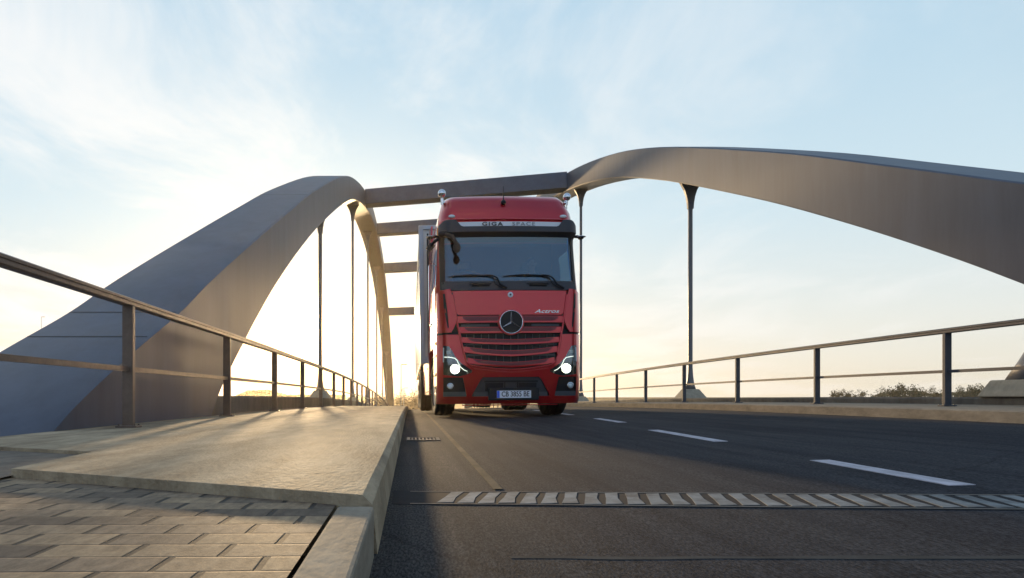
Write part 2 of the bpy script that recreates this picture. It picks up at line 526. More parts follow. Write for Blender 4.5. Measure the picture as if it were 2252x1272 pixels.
class MB:
    def __init__(s):
        s.v = []
        s.f = []

    def add(s, vs, fs):
        k = len(s.v)
        s.v += [tuple(p) for p in vs]
        s.f += [tuple(i + k for i in f) for f in fs]
        return s

    def box(s, c, d, rot=None):
        x, y, z = d[0] / 2, d[1] / 2, d[2] / 2
        vs = [Vector(p) for p in ((-x, -y, -z), (x, -y, -z), (x, y, -z), (-x, y, -z), (-x, -y, z), (x, -y, z), (x, y, z), (-x, y, z))]
        if rot is not None:
            vs = [rot @ p for p in vs]
        vs = [p + Vector(c) for p in vs]
        return s.add(vs, [(3, 2, 1, 0), (4, 5, 6, 7), (0, 1, 5, 4), (1, 2, 6, 5), (2, 3, 7, 6), (3, 0, 4, 7)])

    def tube(s, pts, r, n=8, cap=True):
        pts = [Vector(p) for p in pts]
        if not isinstance(r, (list, tuple)):
            r = [r] * len(pts)
        rings = []
        for i, p in enumerate(pts):
            t = (pts[min(i + 1, len(pts) - 1)] - pts[max(i - 1, 0)]).normalized()
            up = Vector((0, 0, 1)) if abs(t.z) < 0.9 else Vector((1, 0, 0))
            a = t.cross(up).normalized()
            b = t.cross(a).normalized()
            rings.append([p + a * math.cos(2 * math.pi * k / n) * r[i] + b * math.sin(2 * math.pi * k / n) * r[i] for k in range(n)])
        vs = [q for g in rings for q in g]
        fs = []
        for i in range(len(pts) - 1):
            for k in range(n):
                k2 = (k + 1) % n
                fs.append((i * n + k, i * n + k2, (i + 1) * n + k2, (i + 1) * n + k))
        if cap:
            fs.append(tuple(range(n))[::-1])
            fs.append(tuple((len(pts) - 1) * n + k for k in range(n)))
        return s.add(vs, fs)

    def lathe(s, prof, c, axis='X', n=32):
        """prof: (along, radius)"""
        vs = []
        fs = []
        for (a, r) in prof:
            for k in range(n):
                q = 2 * math.pi * k / n
                if axis == 'X':
                    vs.append((c[0] + a, c[1] + r * math.cos(q), c[2] + r * math.sin(q)))
                elif axis == 'Y':
                    vs.append((c[0] + r * math.cos(q), c[1] + a, c[2] + r * math.sin(q)))
                else:
                    vs.append((c[0] + r * math.cos(q), c[1] + r * math.sin(q), c[2] + a))
        for i in range(len(prof) - 1):
            for k in range(n):
                k2 = (k + 1) % n
                fs.append((i * n + k, i * n + k2, (i + 1) * n + k2, (i + 1) * n + k))
        fs.append(tuple(range(n)))
        fs.append(tuple((len(prof) - 1) * n + k for k in range(n)))
        return s.add(vs, fs)

    def sphere(s, c, r, n=16, m=10, sc=(1, 1, 1)):
        vs = []
        fs = []
        for i in range(m + 1):
            t = math.pi * i / m
            for k in range(n):
                q = 2 * math.pi * k / n
                vs.append((c[0] + r * sc[0] * math.sin(t) * math.cos(q), c[1] + r * sc[1] * math.sin(t) * math.sin(q), c[2] + r * sc[2] * math.cos(t)))
        for i in range(m):
            for k in range(n):
                k2 = (k + 1) % n
                fs.append((i * n + k, (i + 1) * n + k, (i + 1) * n + k2, i * n + k2))
        return s.add(vs, fs)

    def build(s, name, m, parent=None, smooth=False, bevel=0.0, seg=2, auto=None):
        me = bpy.data.meshes.new(name)
        me.from_pydata(s.v, [], s.f)
        me.validate()
        import bmesh
        bm = bmesh.new()
        bm.from_mesh(me)
        bmesh.ops.recalc_face_normals(bm, faces=bm.faces)
        bm.to_mesh(me)
        bm.free()
        me.materials.append(m)
        if smooth:
            for p in me.polygons:
                p.use_smooth = True
            if auto is not None:
                try:
                    me.set_sharp_from_angle(angle=R(auto))
                except Exception:
                    pass
        o = bpy.data.objects.new(name, me)
        COL.objects.link(o)
        if parent:
            o.parent = parent
        if bevel:
            md = o.modifiers.new('bevel', 'BEVEL')
            md.width = bevel
            md.segments = seg
            md.limit_method = 'ANGLE'
            md.angle_limit = R(35)
        return o


def text_mesh(name, body, size, m, parent, loc, ext=0.003, rotx=90, shear=0.0, space=1.0, xs=1.0, offs=0.0):
    c = bpy.data.curves.new(name, 'FONT')
    c.body = body
    c.size = size
    c.extrude = ext
    c.align_x = 'CENTER'
    c.align_y = 'CENTER'
    c.shear = shear
    c.space_character = space
    c.offset = offs
    o = bpy.data.objects.new(name + '_tmp', c)
    COL.objects.link(o)
    dg = bpy.context.evaluated_depsgraph_get()
    me = bpy.data.meshes.new_from_object(o.evaluated_get(dg))
    bpy.data.objects.remove(o)
    bpy.data.curves.remove(c)
    me.name = name
    me.transform(Matrix.Rotation(R(rotx), 4, 'X') @ Matrix.Diagonal((xs, 1, 1, 1)))
    me.materials.clear()
    me.materials.append(m)
    o = bpy.data.objects.new(name, me)
    COL.objects.link(o)
    o.parent = parent
    o.location = loc
    return o


# ------------------------------------------------------------------ the deck
def drop(y):
    if y < 8:
        return 0.0
    if y < 85:
        return 0.0005 * (y - 8) ** 2
    return 0.0005 * 77 ** 2 + 0.077 * (y - 85)


def deckz(x):
    """road surface height above the datum (crossfall 2 %)"""
    return 0.02 * max(x, -0.1)


def stations(y0, y1):
    ys = []
    y = y0
    while y < y1:
        ys.append(y)
        y += 0.5 if y < 6 else (2.0 if y < 40 else 4.0)
    ys.append(y1)
    return ys


SK = -0.265


def strip(name, prof, y0, y1, m, sk0=0.0, sk1=0.0, kind='structure', smooth=False, parent=None, sfun=None, thick=0.0):
    """sweep a cross profile [(x,z)...] along the deck"""
    ys = stations(0.0, 1.0) if False else stations(y0, y1)
    b = MB()
    n = len(prof)
    vs = []
    for j, y in enumerate(ys):
        for (x, z) in prof:
            yy = y
            if j == 0:
                yy = sfun(x) if sfun else y + sk0 * x
            elif sfun:
                yy = max(y, sfun(x) + 0.02 * j)
            if j == len(ys) - 1:
                yy = y + sk1 * x
            vs.append((x, yy, z - drop(yy)))
    fs = []
    for j in range(len(ys) - 1):
        for i in range(n - 1):
            fs.append((j * n + i, j * n + i + 1, (j + 1) * n + i + 1, (j + 1) * n + i))
    if sfun:
        k0 = len(vs)
        vs += [(p[0], p[1], p[2] - 0.07) for p in vs[:n]]
        fs += [(i, k0 + i, k0 + i + 1, i + 1) for i in range(n - 1)]
    b.add(vs, fs)
    o = b.build(name, m, parent, smooth)
    if kind:
        tag(o, kind=kind)
    return o


# road
strip('road', [(-0.14, 0.0), (0.0, 0.0)] + [(x, deckz(x)) for x in (0.5, 1, 2, 3, 4, 5, 6.0, 6.4)], -12, 200, M['asphalt'])
# pavement left (bridge cap)
def capline(x):        # front edge of the raised slab
    return 1.63 - 0.47 * x


def capline2(x):
    return 2.30 - 0.47 * x


strip('pavement', [(-2.62, 0.10), (-2.62, 0.147), (-0.125, 0.147), (-0.098, 0.125), (-0.082, -0.02)], 2.36, 106, M['slab'], sfun=lambda x: capline2(x) + 0.018)
# front slab, bounded on its left
b = MB()
P = [(-1.42, capline(-1.42)), (-0.125, capline(-0.125)), (-0.098, capline(-0.098)), (-0.082, capline(-0.082)),
     (-0.082, capline2(-0.082)), (-0.098, capline2(-0.098)), (-0.125, capline2(-0.125)), (-1.47, capline2(-1.47))]
Z = [0.150, 0.150, 0.127, -0.02, -0.02, 0.127, 0.150, 0.150]
vs = [(p[0], p[1], z) for p, z in zip(P, Z)] + [(p[0], p[1], -0.03) for p in P]
fs = [(0, 1, 6, 7), (1, 2, 5, 6), (2, 3, 4, 5), (0, 8, 9, 1), (1, 9, 10, 2), (2, 10, 11, 3), (7, 15, 8, 0), (6, 14, 15, 7), (5, 13, 14, 6), (4, 12, 13, 5)]
b.add(vs, fs)
tag(b.build('pavement_slab', M['slab'], bevel=0.006), kind='structure')
# worn paving left of that slab, lower
b = MB()
b.add([(-2.9, -12, 0.122), (-1.35, -12, 0.122), (-1.35, capline(-1.35) + 0.04, 0.124), (-1.44, 3.2, 0.128), (-1.5, 3.6, 0.128), (-2.9, 3.75, 0.128)], [(0, 1, 2, 3, 4, 5)])
b2 = MB()
b2.add([(-2.9, 1.4, 0.1245), (-1.41, 1.9, 0.1245), (-1.41, 2.3, 0.1265), (-1.47, 2.97, 0.130), (-1.47, 3.35, 0.130), (-2.9, 4.1, 0.130)], [(0, 1, 2, 3, 4, 5)])
tag(b2.build('pavement_worn', M['oldpave']), kind='structure')
b = MB()
b.add([(-2.9, -12, 0.118), (-0.198, -12, 0.118), (-0.198, 1.76, 0.118), (-2.9, 3.1, 0.118)], [(0, 1, 2, 3)])
tag(b.build('pavement_brick', M['brick']), kind='structure')
# kerb stones of the approach
b = MB()
y = 1.65
while y > -12:
    y2 = y - 1.0
    b.box((-0.139, (y + y2) / 2, 0.045), (0.094, abs(y - y2) - 0.006, 0.165))
    y = y2
tag(b.build('kerb', M['kerb'], bevel=0.008), kind='structure')
# right pavement and kerb
strip('pavement_right', [(6.2, 0.10), (6.215, 0.238), (6.24, 0.252), (7.02, 0.262), (7.9, 0.275), (8.3, 0.277)], -12, 106, M['kerb'])
b = MB()
for (x, w) in ((6.62, 0.012),):
    pass
strip('pavement_joint', [(6.66, 0.2605), (6.685, 0.2608)], -8, 106, M['stripw'] if False else M['jsteel'])

# drain gratings by the kerb
def grate(y, label):
    r = empty('drain_grate', (0.12, y, 0.0 - drop(y)), label, 'drain', 'drain gratings at the foot of the left kerb')
    b = MB()
    for (cx_, cy_, dx, dy) in ((0, -0.17, 0.30, 0.03), (0, 0.17, 0.30, 0.03), (-0.135, 0, 0.03, 0.31), (0.135, 0, 0.03, 0.31)):
        b.box((cx_, cy_, 0.006), (dx, dy, 0.012))
    b.build('frame', M['iron'], r)
    b = MB()
    for k in range(7):
        b.box((-0.10 + k * 0.0333, 0, 0.004), (0.014, 0.30, 0.012))
    b.build('bars', M['iron'], r)
    return r


grate(5.95, 'iron drain grating at the foot of the left kerb, the one nearest the camera')

# markings --------------------------------------------------------
def decal(name, pts, m, off=0.003, label=None, cat=None, group=None, thick=0.0):
    b = MB()
    skirt(b, [(x, y, deckz(x) - drop(y) + off) for x, y in pts])
    o = b.build(name, m)
    if label:
        tag(o, label, cat, group)
    else:
        tag(o, kind='structure')
    return o


strip('edge_line', [(0.355, deckz(.355) + 0.004), (0.395, deckz(.395) + 0.004)], 2.75, 100, M['yellow'])
# lane dashes: centre line points (x, y)
dl = [(2.24, 2.62, 3.62), (2.43, 5.05, 6.7), (2.78, 8.45, 9.9), (2.95, 11.8, 13.4), (3.15, 15.2, 16.9), (3.3, 18.8, 20.5)]
for i, (xx, ya, yb) in enumerate(dl):
    xb = xx + 0.055 * (yb - ya)
    decal('lane_marking', [(xx - 0.055, ya), (xx + 0.055, ya), (xb + 0.055, yb), (xb - 0.055, yb)], M['white'])
decal('lane_marking', [(4.9, 4.92), (5.10, 4.92), (5.35, 5.12), (5.12, 5.12)], M['white'])

# expansion joint: finger joint across the road
ej = empty('expansion_joint', (0, 2.6, 0), 'serrated steel expansion joint crossing the road where the bridge begins', 'expansion joint')
def jy(x):
    return -0.175 * x


def dz_(x, o):
    return max(0.0, 0.02 * x) + o


b = MB()
skirt(b, [(-0.07, jy(-0.07) - 0.18, .0018), (0.0, jy(0) - 0.18, .0018), (6.2, jy(6.2) - 0.18, dz_(6.2, .0018)), (6.2, jy(6.2) + 0.16, dz_(6.2, .0018)), (0.0, jy(0) + 0.16, .0018), (-0.07, jy(-0.07) + 0.16, .0018)])
b.build('rubber_bed', M['joint'], ej)
b = MB()
x = 0.10
rj = random.Random(9)
while x < 6.1:
    y = jy(x)
    e = rj.uniform(-.008, .008)
    skirt(b, [(xx, yy, dz_(xx, .0034)) for xx, yy in ((x, y - 0.14 + e), (x + 0.062, y - 0.14 + e), (x + 0.082, y - .02), (x + 0.122, y + 0.11 + e), (x + 0.072, y + 0.11 + e), (x + .040, y - .01))])
    x += 0.076
b.build('finger_plates', M['teeth'], ej)
b = MB()
for yo, w in ((-0.172, 0.012), (0.135, 0.012)):
    skirt(b, [(0.0, jy(0) + yo, 0.0034), (6.2, jy(6.2) + yo, dz_(6.2, .0034)), (6.2, jy(6.2) + yo + w, dz_(6.2, .0034)), (0.0, jy(0) + yo + w, 0.0034)])
b.build('edge_bar', M['iron'], ej)
# fainter sealed seam nearer the camera
e2 = MB()
rs_ = random.Random(2)
xs_ = [0.25 + .12 * k for k in range(26)]
lo = [(x, 1.60 - .08 * (x - .2) + rs_.uniform(-.006, .006), dz_(x, .0012)) for x in xs_]
hi = [(x, 1.628 - .08 * (x - .2) + rs_.uniform(-.008, .008), dz_(x, .0012)) for x in xs_]
skirt(e2, lo + hi[::-1], .004)
tag(e2.build('sealed_crack', M['sealed']), 'pale sealed seam across the asphalt, nearest the camera', 'road seam')


# ------------------------------------------------------------------ edge beams
def edgebeam(x0, x1, y0, y1, ztop, label):
    prof = [(x0, -0.6), (x0, ztop - 0.03), (x0 + 0.02, ztop), (x1 - 0.02, ztop), (x1, ztop - 0.03), (x1, -0.9), (x0, -0.9)]
    o = strip('edge_beam', prof, y0, y1, M['edge'], kind=None)
    tag(o, label, 'edge beam', 'concrete edge beams along both sides of the bridge')
    return o


edgebeam(-3.82, -2.64, 8.3, 106, 0.405, 'low concrete edge beam behind the left railing, catching the sunlight')
edgebeam(8.33, 9.50, -8, 106, 0.390, 'low dark edge beam behind the right railing')
# deck underside
o = strip('deck', [(-3.8, -0.92), (9.5, -0.92)], -2, 106, M['edge'])

# ------------------------------------------------------------------ arches
T = [(3.4, -.75), (4.1, -.2), (4.6, .10), (5.1, .38), (6.1, .84), (7.3, 1.36), (8.5, 1.95), (10.8, 3.0), (14.2, 4.52), (18, 6.17), (24.5, 8.72), (30, 10.5), (37, 12.2), (45, 13.55), (55, 14.0)]
Bt = [(7.7, -.65), (8.15, -.2), (8.45, .12), (8.9, .50), (9.5, .88), (10.2, 1.29), (11.0, 1.75), (12.7, 2.65), (15.4, 3.92), (18.9, 5.42), (25, 7.80), (30.3, 9.6), (37.2, 11.3), (45, 12.62), (55, 13.05)]
CY = 55.0


def mirr(L):
    out = [(2 * CY - y, z) for (y, z) in L[:-1]][::-1]
    n = len(out)
    return L + [(y, z - 0.00022 * max(0, y - 70) ** 2 * 4) for (y, z) in out]


T = mirr(T)
Bt = mirr(Bt)


def catmull(P, sub=5):
    out = []
    for i in range(len(P) - 1):
        p0 = P[max(i - 1, 0)]
        p1 = P[i]
        p2 = P[i + 1]
        p3 = P[min(i + 2, len(P) - 1)]
        for k in range(sub):
            t = k / sub
            out.append(tuple(0.5 * ((2 * p1[a]) + (-p0[a] + p2[a]) * t + (2 * p0[a] - 5 * p1[a] + 4 * p2[a] - p3[a]) * t * t + (-p0[a] + 3 * p1[a] - 3 * p2[a] + p3[a]) * t ** 3) for a in (0, 1)))
    out.append(P[-1])
    return out


TS = catmull(T)
BS = catmull(Bt)


def zof(S, y):
    return cur([p[0] for p in S], [p[1] for p in S], y)


def arch(xin, xout, dy, label, low=0.0):
    r = empty('bridge_arch', (xin, 4.6 + dy, 0), label, 'arch', 'steel arches of the bridge')
    c = 0.035 if xout > xin else -0.035
    b = MB()
    n = 8
    vs = []
    for (t, q) in zip(TS, BS):
        def pt(x, f):
            y = q[0] + (t[0] - q[0]) * f
            z = q[1] + (t[1] - q[1]) * f - low * (1.6 - 0.9 * f) * max(0.0, min(1.0, (24 - y) / 12))
            return (x - xin, y - 4.6, z)
        h = math.hypot(t[0] - q[0], t[1] - q[1])
        e = 0.03 / h
        vs += [pt(xin, e), pt(xin, 1 - e), pt(xin + c, 1), pt(xout - c, 1), pt(xout, 1 - e), pt(xout, e), pt(xout - c, 0), pt(xin + c, 0)]
    fs = []
    for j in range(len(TS) - 1):
        for i in range(n):
            i2 = (i + 1) % n
            fs.append((j * n + i, j * n + i2, (j + 1) * n + i2, (j + 1) * n + i))
    b.add(vs, fs)
    b.build('arch_box', M['arch'], r, smooth=True, auto=25)
    # weld seams across the top face and down the inner face
    d = 0.004
    s = 1 if xout > xin else -1
    for ys in (6.45, 7.25, 16.5, 28.0, 40.5):
        zt = zof(TS, ys)
        zt2 = zof(TS, ys + 0.02)
        if ys < 20:
            b = MB()
            b.add([(0.03 * s, ys - 4.6, zt + d), ((abs(xout - xin) - 0.03) * s, ys - 4.6, zt + d), ((abs(xout - xin) - 0.03) * s, ys + 0.016 - 4.6, zt2 + d), (0.03 * s, ys + 0.016 - 4.6, zt2 + d)], [(0, 1, 2, 3)])
            b.build('weld_seam', M['seam'], r) if low == 0 else None
    for ys in (8.6, 16.8, 23.2, 28.0, 40.5):
        i = min(range(len(TS)), key=lambda k: abs(TS[k][0] - ys))
        t, q = TS[i], BS[i]
        if low and ys < 27:
            continue
        b = MB()
        b.add([(-d * s, q[0] - 4.6, q[1] + .03), (-d * s, q[0] + 0.012 - 4.6, q[1] + .03), (-d * s, t[0] + 0.012 - 4.6, t[1] - .03), (-d * s, t[0] - 4.6, t[1] - .03)], [(0, 1, 2, 3)])
        b.build('weld_seam', M['seam'], r)
    return r


XL, XLo = -2.6, -3.86
XR, XRo = 8.33, 9.55
DYR = -2.9
arch(XL, XLo, 0, 'grey steel arch rising from the left pavement behind the railing')
arch(XR, XRo, DYR, 'grey steel arch sweeping over the right side of the road', 0.13)

# cross beams between the arches
bl = ['nearest and longest cross beam joining both arch crowns above the truck roof', 'second cross beam back, seen left of the truck roof',
      'third cross beam back, level with the windscreen', 'lowest and farthest cross beam, left of the truck between arch and trailer']
for yb, lb in zip((37.6, 51.0, 64.6, 78.0), bl):
    ztl = zof(TS, yb) - 0.03
    zbl = ztl - 0.86
    ztr = ztl
    r = empty('cross_beam', (XL, yb, 0), lb, 'cross beam', 'cross beams between the two arches')
    b = MB()
    yr = DYR
    w = 0.45
    b.add([(0.002, -w, zbl), (0.002, w, zbl), (0.002, w, ztl), (0.002, -w, ztl),
           (XR - XL - .002, yr - w, zbl), (XR - XL - .002, yr + w, zbl), (XR - XL - .002, yr + w, ztr), (XR - XL - .002, yr - w, ztr)],
          [(0, 1, 2, 3), (4, 7, 6, 5), (0, 4, 5, 1), (3, 2, 6, 7), (0, 3, 7, 4), (1, 5, 6, 2)])
    b.build('girder', M['beam'], r, bevel=0.02)


# hangers
def hanger(x, y, label, top, big=False):
    r = empty('hanger', (x, y, 0), label, 'hanger', 'steel hangers below the arches')
    zb = (0.39 if x > 0 else 0.405) - drop(y)
    b = MB()
    vs = []
    lv = [(0.0, .66, .5), (0.24, .55, .4)] if big else [(0.0, .40, .36), (0.30, .20, .20)]
    for (h, a, c_) in lv:
        for (sx, sy) in ((-1, -1), (1, -1), (1, 1), (-1, 1)):
            vs.append((a * sx, c_ * sy, zb + h))
    b.add(vs, [(0, 1, 2, 3), (4, 5, 6, 7), (0, 1, 5, 4), (1, 2, 6, 5), (2, 3, 7, 6), (3, 0, 4, 7)])
    b.build('footing', M['footing'], r, bevel=0.02)
    rb = MB()
    if big:
        rb.lathe([(zb + .242, .52), (zb + .5, .38), (zb + .75, .26), (zb + 1.0, .17)], (0, 0, 0), 'Z', 20)
    rb.lathe([(zb + 0.302, .165), (zb + 0.45, .12), (zb + 0.7, .085), (zb + 1.0, .068), (top - 1.0, .068), (top - 0.8, .075)], (0, 0, 0), 'Z', 16)
    rb.build('rod', M['hanger'], r, smooth=True)
    g = MB()
    vs = []
    lv = [(-1.0, .085), (-0.8, .10), (-0.6, .135), (-0.4, .20), (-0.2, .31), (0.0, .44)]
    for (h, a) in lv:
        vs += [(-a, -.06, top + h), (a, -.06, top + h), (a, .06, top + h), (-a, .06, top + h)]
    fs = [(0, 1, 2, 3), (20, 21, 22, 23)]
    for i in range(5):
        for k in range(4):
            k2 = (k + 1) % 4
            fs.append((i * 4 + k, i * 4 + k2, (i + 1) * 4 + k2, (i + 1) * 4 + k))
    g.add(vs, fs)
    g.build('gusset', M['hanger'], r, bevel=0.008)
    return r


ordn = ['nearest', 'second', 'third', 'fourth', 'fifth', 'sixth']
for i, y in enumerate((23.2, 36.3, 49.3, 62.3, 75.3, 88.0)):
    hanger((XL + XLo) / 2, y, f'{ordn[i]} steel hanger under the left arch, counted from the camera', zof(BS, y) + 0.12)
for i, y in enumerate((6.3, 20.6, 33.8, 47.0, 60.0, 73.0, 85.0)):
    lab = ['flared foot of a hanger at the right edge of the photo behind the railing', 'tall steel hanger under the right arch in open sky between truck and railing',
           'steel hanger under the right arch just beside the truck cab'][i] if i < 3 else None
    if i == 0:
        y = 8.95
    if i < 3:
        hanger((XR + XRo) / 2, y, lab, zof(BS, y - DYR) + (0.12 if i else -.05), i == 0)


# ------------------------------------------------------------------ railings
def railing(x, y0, dy, n, zb, zt, zm, m, side, label):
    r = empty('railing', (x, 0, 0), label, 'railing', 'railings along both sides of the bridge')
    ys = [y0 + dy * k for k in range(n)]
    L = []
    a = ys[0] - 1.2
    while a < ys[-1]:
        L.append(a)
        a += 1.5
    L.append(ys[-1] + 0.1)
    b = MB()
    # top rail: rounded rectangular section with a groove along its side
    prof = [(-.04, -.028), (-.04, -.006), (-.032, -.003), (-.032, .003), (-.04, .006), (-.04, .024), (-.026, .034), (.026, .034), (.04, .024), (.04, .006), (.032, .003), (.032, -.003), (.04, -.006), (.04, -.028), (.028, -.036), (-.028, -.036)]
    k = len(prof)
    vs = []
    for yy in L:
        for (px, pz) in prof:
            vs.append((px, yy, zt - drop(yy) + pz))
    fs = []
    for j in range(len(L) - 1):
        for i in range(k):
            i2 = (i + 1) % k
            fs.append((j * k + i, j * k + i2, (j + 1) * k + i2, (j + 1) * k + i))
    b.add(vs, fs)
    b.build('top_rail', m, r)
    b = MB()
    vs = []
    pr = [(-.014, -.02), (-.014, .02), (.014, .02), (.014, -.02)]
    for yy in L:
        for (px, pz) in pr:
            vs.append((px, yy, zm - drop(yy) + pz))
    fs = []
    for j in range(len(L) - 1):
        for i in range(4):
            i2 = (i + 1) % 4
            fs.append((j * 4 + i, j * 4 + i2, (j + 1) * 4 + i2, (j + 1) * 4 + i))
    b.add(vs, fs)
    b.build('middle_rail', m, r)
    # one post mesh, copied
    b = MB()
    b.box((0, 0, 0.47 * (zt - zb - .03) / 0.94), (0.088, 0.05, zt - zb - .036))
    b.box((0, 0.0, 0.008), (0.17, 0.12, 0.016))
    for sx in (-.065, .065):
        for sy in (-.04, .04):
            b.lathe([(0.016, .009), (0.030, .009)], (sx, sy, 0), 'Z', 6)
    p0 = b.build('post', m, r, bevel=0.004)
    p0.location = (0, ys[0], zb - drop(ys[0]))
    for yy in ys[1:]:
        c = p0.copy()
        COL.objects.link(c)
        c.parent = r
        c.location = (0, yy, zb - drop(yy))
    return r


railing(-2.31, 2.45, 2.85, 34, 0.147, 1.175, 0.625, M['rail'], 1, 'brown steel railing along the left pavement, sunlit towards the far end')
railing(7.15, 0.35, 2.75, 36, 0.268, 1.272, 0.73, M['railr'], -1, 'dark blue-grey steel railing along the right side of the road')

# ------------------------------------------------------------------ ground
def roadz(y):
    return -drop(y) if y > 0 else 0


b = MB()
gx = [-3000, -1200, -500, -250, -140, -80, -50, -35, -26, -19, -13, -9, -6.0, -4.0, 9.8, 12, 16, 22, 29, 38, 55, 90, 150, 260, 500, 1200, 3000]
gy = [-600, -200, -80, -40, -20, -10, -5, -3.5, -2.5, 4, 12, 25, 50, 75, 95, 102, 104.5, 107, 112, 120, 130, 140, 155, 170, 200, 260, 350, 500, 800, 1500, 3000]


def gz(x, y):
    base = -8.6 + 0.5 * math.sin(x * 0.021 + 1) * math.cos(y * 0.017)
    if y <= -2.5 or y >= 105:
        top = (0.0 if y < 0 else -drop(y)) - 0.10
        e = max(0, -3.9 - x, x - 9.6)
        top = max(top - e * 0.62, base)
        if y >= 105 and top < base + 0.02:
            top = base
        return max(top, base) if y < 260 else base
    return base


vs = [(x, y, gz(x, y)) for y in gy for x in gx]
n = len(gx)
fs = [(j * n + i, j * n + i + 1, (j + 1) * n + i + 1, (j + 1) * n + i) for j in range(len(gy) - 1) for i in range(n - 1)]
b.add(vs, fs)
tag(b.build('ground', M['soil']), kind='structure')


# ------------------------------------------------------------------ trees
def tree_proto(name, h, cw, lm, seed, dens=1500, bare=0.0, label='', group='', cat='tree'):
    rnd = random.Random(seed)
    r = empty(name, (0, 0, 0), label, cat, group)
    b = MB()
    b.tube([(0, 0, -0.3), (0.05, 0, h * .3), (-.1, .1, h * .6), (0, 0, h * .92)], [h * .022, h * .017, h * .011, h * .003], 7)
    tips = []
    for k in range(13):
        z0 = h * (0.22 + 0.6 * k / 13)
        a = rnd.uniform(0, 6.28)
        L = cw * rnd.uniform(0.6, 1.0) * (1 - 0.5 * (z0 / h - 0.3))
        e = (math.cos(a) * L, math.sin(a) * L, z0 + L * rnd.uniform(0.3, 0.9))
        mid = (e[0] * .5, e[1] * .5, z0 + (e[2] - z0) * .35)
        b.tube([(0, 0, z0), mid, e], [h * .008, h * .005, h * .0015], 5)
        tips.append((mid, e))
    b.build('trunk', M['bark'], r, smooth=True)
    b = MB()
    blobs = []
    for (mid, e) in tips:
        for c in (mid, e, ((mid[0] + e[0]) / 2, (mid[1] + e[1]) / 2, (mid[2] + e[2]) / 2)):
            blobs.append((c, cw * rnd.uniform(0.20, 0.40)))
    blobs.append(((0, 0, h * .93), cw * .3))
    for i in range(dens):
        c, rr = rnd.choice(blobs)
        q = Vector((rnd.gauss(0, 1), rnd.gauss(0, 1), rnd.gauss(0, .8)))
        q = q.normalized() * rr * rnd.random() ** 0.4
        p = Vector(c) + q
        s = h * rnd.uniform(0.010, 0.028) * (1 - bare * .5)
        u = Vector((rnd.gauss(0, 1), rnd.gauss(0, 1), rnd.gauss(0, 1))).normalized()
        v = u.orthogonal().normalized()
        b.add([p - u * s, p + v * s * .7, p + u * s, p - v * s * .6], [(0, 1, 2, 3)])
    b.build('crown', lm, r)
    return r


def copy_thing(o, loc, rz, sc, label):
    c = o.copy()
    COL.objects.link(c)
    c.location = loc
    c.rotation_euler = (0, 0, rz)
    c.scale = sc
    c['label'] = label
    for ch in o.children:
        d = ch.copy()
        COL.objects.link(d)
        d.parent = c
    return c


def px2x(px, d):
    return (px - 902) / 1420 * d


# right tree line
GT = 'trees beyond the right railing'
t1 = tree_proto('tree', 12.6, 3.6, M['leaf'], 3, 1600, label='x', group=GT)
t2 = tree_proto('tree', 12.2, 4.6, M['leaf'], 5, 1900, label='x', group=GT)
prt = [(1832, 11.4, 250, 0), (1856, 11.9, 245, 0), (1872, 11.6, 250, 0), (1889, 12.0, 255, 0), (1930, 11.8, 250, 0), (1958, 12.0, 240, 1), (1985, 12.6, 235, 1),
       (2005, 12.9, 232, 1), (2030, 12.0, 240, 1), (2068, 11.7, 240, 0), (2112, 11.9, 230, 1), (2135, 12.5, 228, 1), (2160, 12.2, 232, 1), (2190, 11.6, 240, 0), (2213, 11.3, 240, 1)]
lbl = ['small bushy tree, leftmost of the tree line beyond the right railing', 'second tree from the left beyond the right railing', 'third tree from the left beyond the right railing, in the small left clump',
       'fourth tree from the left beyond the right railing, last of the small clump', 'thin lone tree in the gap of the tree line beyond the right railing', 'first tree of the broad clump left of the nearest right-hand post',
       'second tree of the broad clump beyond the right railing', 'tallest dark tree of the broad clump beyond the right railing', 'last tree of the broad clump beyond the right railing', 'tree almost hidden behind the nearest right-hand railing post',
       'low tree just right of the nearest right-hand railing post', 'dark rounded tree right of the nearest right-hand post', 'second dark tree right of the nearest right-hand post', 'small tree left of the hanger foot at the right edge', 'low tree beside the hanger foot at the right edge']
first = {0: True, 1: True}
for i, ((px, h, d, k), lb) in enumerate(zip(prt, lbl)):
    src = (t1, t2)[k]
    hh = (12.6, 12.2)[k]
    x = px2x(px, d)
    h -= .55
    args = ((x, d, gz(x, d)), random.uniform(0, 6), (h / hh * random.uniform(.9, 1.1), h / hh * 1.0, h / hh))
    if first[k]:
        src.location, src.rotation_euler.z, src.scale = args
        src['label'] = lb
        first[k] = False
    else:
        copy_thing(src, *args, lb)
# trees at the far end of the road
t3 = tree_proto('bare_tree', 9.0, 3.2, M['leafb'], 11, 1300, bare=.5, label='x', group='brownish trees beyond the far end of the road')
t4 = tree_proto('bare_tree', 8.0, 3.8, M['leafb'], 13, 1300, bare=.3, label='x', group='brownish trees beyond the far end of the road')
pf = [(800, 9.3, 200, 0), (826, 9.2, 190, 1), (843, 9.5, 185, 0), (866, 10.0, 180, 1), (874, 9.4, 170, 0), (886, 9.0, 185, 1), (899, 9.6, 175, 0), (908, 9.8, 182, 1), (917, 9.2, 170, 1), (928, 9.6, 180, 0), (940, 9.5, 178, 1), (958, 9.6, 180, 0)]
lf = ['brownish tree behind the left railing just right of the second hanger', 'brownish tree behind the far end of the left railing', 'brownish tree just left of the far foot of the left arch', 'brownish tree just right of the far foot of the left arch',
      'brownish tree directly left of the far street lamp', 'brownish tree directly behind the far street lamp', 'brownish tree just right of the far street lamp', 'tallest brownish tree between street lamp and truck', 'brownish tree closing the road view beside the truck',
      'brownish tree half hidden by the left side of the truck', 'brownish tree behind the truck, left half', 'brownish tree behind the truck, under its chassis']
first = {0: True, 1: True}
